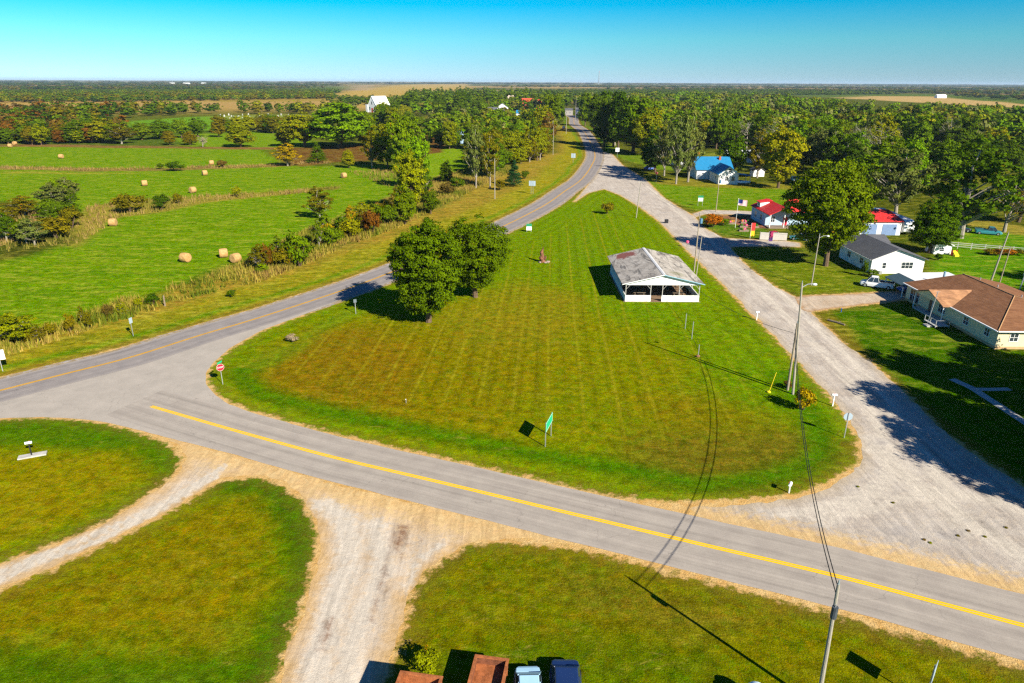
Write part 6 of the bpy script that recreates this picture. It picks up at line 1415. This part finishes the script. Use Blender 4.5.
# carved stump with rocks
su = thing('tree_stump', 'jagged reddish-brown tree stump with stones on the upper green', 'stump', (5.7, 126.6, 0))
STB = mat('red_brown_wood', (.17, .075, .04), .95, .7, 2.5, bump=.9)
MB().tube([(0, 0, -.1), (.05, 0, .3), (-.18, .05, .8), (-.05, 0, 1.3), (-.22, 0, 1.8), (.02, 0, 2.4), (.10, 0, 3.0)], [.7, .5, .58, .34, .36, .16, .04], 9).build('snag', STB, su); MB().tube([(.2, -.1, .3), (.6, -.2, 1.0), (.55, -.2, 1.3)], [.3, .2, .05], 7).build('broken_limb', STB, su)
for i, (x_, y_, r_) in enumerate([(.95, -.7, .38), (.5, -1.0, .28), (-.5, -.8, .25), (1.2, -.3, .25)]): MB().blob((x_, y_, r_*.5), (r_, r_*.85, r_*.7), i, 8, 5, .22).build('stone', mat('pale_stone', (.30, .22, .19), .9, .3), su)
# dark debris on the lawn
lg = thing('log', 'short dark log lying on the lawn right of the gravel road', 'log', (*g(836, 323), 0), R(-55)); MB().tube([(-1.3, 0, .12), (0, .06, .13), (1.3, 0, .11)], [.13, .14, .12], 8).build('wood', TIMB, lg); MB().tube([(.3, 0, .2), (.5, .25, .35)], [.05, .03], 6).build('branch_stub', TIMB, lg)
bm2 = thing('meter_post', 'little blue post in the lawn right of the gravel road', 'post', (*g(841, 312), 0)); MB().tube([(0, 0, -.1), (0, 0, .5)], .07, 7).build('tube', BLUE, bm2); MB().blob((0, 0, .52), (.1, .1, .07), 1, 8, 4, .0).build('cap', BLUE, bm2)
sw = MB(); swp = resample(gp([(952, 379), (972, 388), (1000, 406), (1040, 432)]), 1.0); 
ribbon('sidewalk', swp, [-.5, .5], .006, CONC, .05); ribbon('sidewalk', resample(gp([(972, 389), (990, 389.5), (1010, 389)]), 1.0), [-.4, .4], .008, CONC, .05)
# ------------------------------------------------------------------ garden of the red-roofed house
fp = thing('flag_pole', 'white pole with a dark striped flag by the garden bed', 'flag pole', (52.4, 159.9, 0)); MB().tube([(0, 0, -.2), (0, 0, 6.8)], [.05, .035], 8).build('mast', WHITE, fp); MB().blob((0, 0, 6.85), (.09, .09, .09), 1, 8, 5, 0).build('finial', WHITE, fp)
fl = MB(); n_ = 10
for i in range(n_):
    x0_, x1_ = .04+i*.21, .04+(i+1)*.21; o0, o1 = .12*math.sin(i*.9), .12*math.sin((i+1)*.9); d0, d1 = -.03*i, -.03*(i+1)
    fl.add([(x0_, o0, 5.35+d0), (x1_, o1, 5.35+d1), (x1_, o1, 6.7+d1), (x0_, o0, 6.7+d0), (x0_, o0+.02, 5.35+d0), (x1_, o1+.02, 5.35+d1), (x1_, o1+.02, 6.7+d1), (x0_, o0+.02, 6.7+d0)], [(0, 1, 2, 3), (7, 6, 5, 4), (3, 2, 6, 7), (0, 4, 5, 1)])
FLM = MT('flag_cloth', .8, .1); _s = FLM.n('ShaderNodeSeparateXYZ'); FLM.l(FLM.pos((1, 1, 1), obj=True), _s.inputs[0])
_c = FLM.mix(FLM.rng(FLM.math('SINE', FLM.math('MULTIPLY', _s.outputs[2], 30)), -.1, .1, 0, 1), (.45, .02, .04), (.7, .7, .7)); FLM.color(FLM.mix(FLM.math('MULTIPLY', FLM.rng(_s.outputs[0], 1.0, 1.05, 1, 0), FLM.rng(_s.outputs[2], 5.7, 5.75, 0, 1)), _c, (.02, .03, .16)))
fl.build('flag', FLM.m, fp)
for i, (x_, y_, h_, c1, c2, lb) in enumerate([(52.2, 148.5, 3.4, (.75, .04, .03), (.85, .45, .02), 'red and yellow feather flag at the garden entrance'), (54.4, 143.4, 2.6, (.35, .03, .10), (.10, .04, .16), 'dark red and purple feather flag by the white panel fence')]):
    t = thing('feather_flag', lb, 'garden flag', (x_, y_, 0)); MB().tube([(0, 0, -.1), (0, 0, h_)], .03, 6).build('stick', WHITE, t)
    MB().box(.03, .85, -.01, .01, h_*.5, h_).build('upper_cloth', mat('flag_upper_%s' % ('red' if i == 0 else 'wine'), c1, .8), t); MB().box(.03, .85, -.01, .01, .5, h_*.5-.002).build('lower_cloth', mat('flag_lower_%s' % ('yellow' if i == 0 else 'purple'), c2, .8), t)
pf = thing('panel_fence', 'grey-white board fence in front of the red-roofed house', 'fence', (53.8, 147.0, 0), R(-9))
MB().box(0, 5.6, -.03, .03, .1, 1.7).build('boards', siding('grey_boards', (.50, .47, .42), .2, True), pf)
for k in range(4): MB().box(k*1.86-.06, k*1.86+.06, .031, .13, 0, 1.8).build('post', POLEB, pf)
for i, (x_, y_, w_, d_) in enumerate([(53, 165, 1.6, 1.2), (56.5, 166, 2, 1.2), (54.6, 161, 1.8, 1.2), (57.5, 160.8, 1.2, 1.2), (53.2, 156.2, 2.2, 1.0)]):
    t = thing('raised_bed', ['back left raised garden bed', 'back right raised garden bed', 'middle raised garden bed near the flag pole', 'small raised garden bed by the blue wall', 'front raised garden bed by the driveway'][i], 'garden bed', (x_, y_, 0)); MB().box(-w_/2, w_/2, -d_/2, d_/2, 0, .4).build('frame', TIMB, t)
    for k in range(7): MB().blob((random.Random(i*9+k).uniform(-w_/2, w_/2)*.8, random.Random(i*7+k).uniform(-d_/2, d_/2)*.8, .55), (.28, .28, .3), k, 7, 5, .3).build('plant', [mat('bed_green', L(70, 120, 10), .9), PINK, mat('bed_orange', (.6, .2, .03), .9)][k % 3], t)
bt = thing('boat_trailer', 'small white trailer in the grass below the blue-roofed house', 'trailer', (77.4, 234.0, 0)); MB().loft([[(x, -w_, .5), (x, -w_, .8), (x, -w_*.7, 1.1), (x, w_*.7, 1.1), (x, w_, .8), (x, w_, .5)] for x, w_ in ((-2.2, .9), (1, .95), (2.0, .6), (2.6, .15))]).build('cover', WHITE, bt); 
for s_ in (-1, 1): MB().tube([(-.6, s_*.7, .3), (-.6, s_*.9, .3)], .3, 12).build('wheel', BLACK, bt)
# picket fence
FENW = mat('weathered_white', (.48, .46, .42), .8)
pk = thing('picket_fence', 'white rail fence running to the right edge behind the lawn', 'fence', (90.2, 140.6, 0), R(-24))
for k in range(9): MB().box(k*2.4-.07, k*2.4+.07, -.07, .07, -.1, 1.35).build('post', FENW, pk)
for z_ in (.4, .8, 1.15): MB().box(0, 19.2, -.10, -.071, z_, z_+.11).build('rail', FENW, pk)
for k, (px_, c_) in enumerate([(997, 'rusty brown'), (1008, 'orange'), (1018, 'olive'), (990, 'olive')]): tree_px('bush', px_, 255, 248, 12, c_, f'{c_} weeds growing along the white rail fence', cat='shrub', group='weeds along the rail fence')
yb = thing('toy_slide', 'yellow plastic toy beside the little white shed', 'toy', (87.9, 133.0, 0)); MB().hexa([(-.4, -.7, 0), (.4, -.7, 0), (.4, .7, 0), (-.4, .7, 0)], [(-.4, -.7, .25), (.4, -.7, .25), (.4, .5, 1.0), (-.4, .5, 1.0)]).build('slide', YELL, yb); MB().box(-.45, -.41, .2, .7, 0, 1.1).box(.41, .45, .2, .7, 0, 1.1).build('ladder', RED, yb)
mt_ = thing('radio_mast', 'thin radio mast on the horizon above the highway', 'mast', (690, 5900, 0)); MB().tube([(0, 0, 0), (0, 0, 105)], [4, 2.0], 6).build('lattice', STEEL, mt_); MB().tube([(0, 0, 105), (0, 0, 112)], [1.2, 1.0], 6).build('tip', RED, mt_)
print('objects done')

# ------------------------------------------------------------------ air
def haze():
    mb = MB().box(-22000, 22000, -400, 24000, -1.2, 60)
    m = bpy.data.materials.new('haze_air'); m.use_nodes = True; n_ = m.node_tree; n_.nodes.clear()
    o_ = N(n_, 'ShaderNodeOutputMaterial'); v_ = N(n_, 'ShaderNodeVolumePrincipled'); v_.inputs['Density'].default_value = .000042; v_.inputs['Color'].default_value = (.62, .80, 1, 1)
    n_.links.new(v_.outputs[0], o_.inputs['Volume']); o = mb.build('haze', m); tag(o, 'thin blue air fading the far country', 'haze', kind='stuff')
haze()
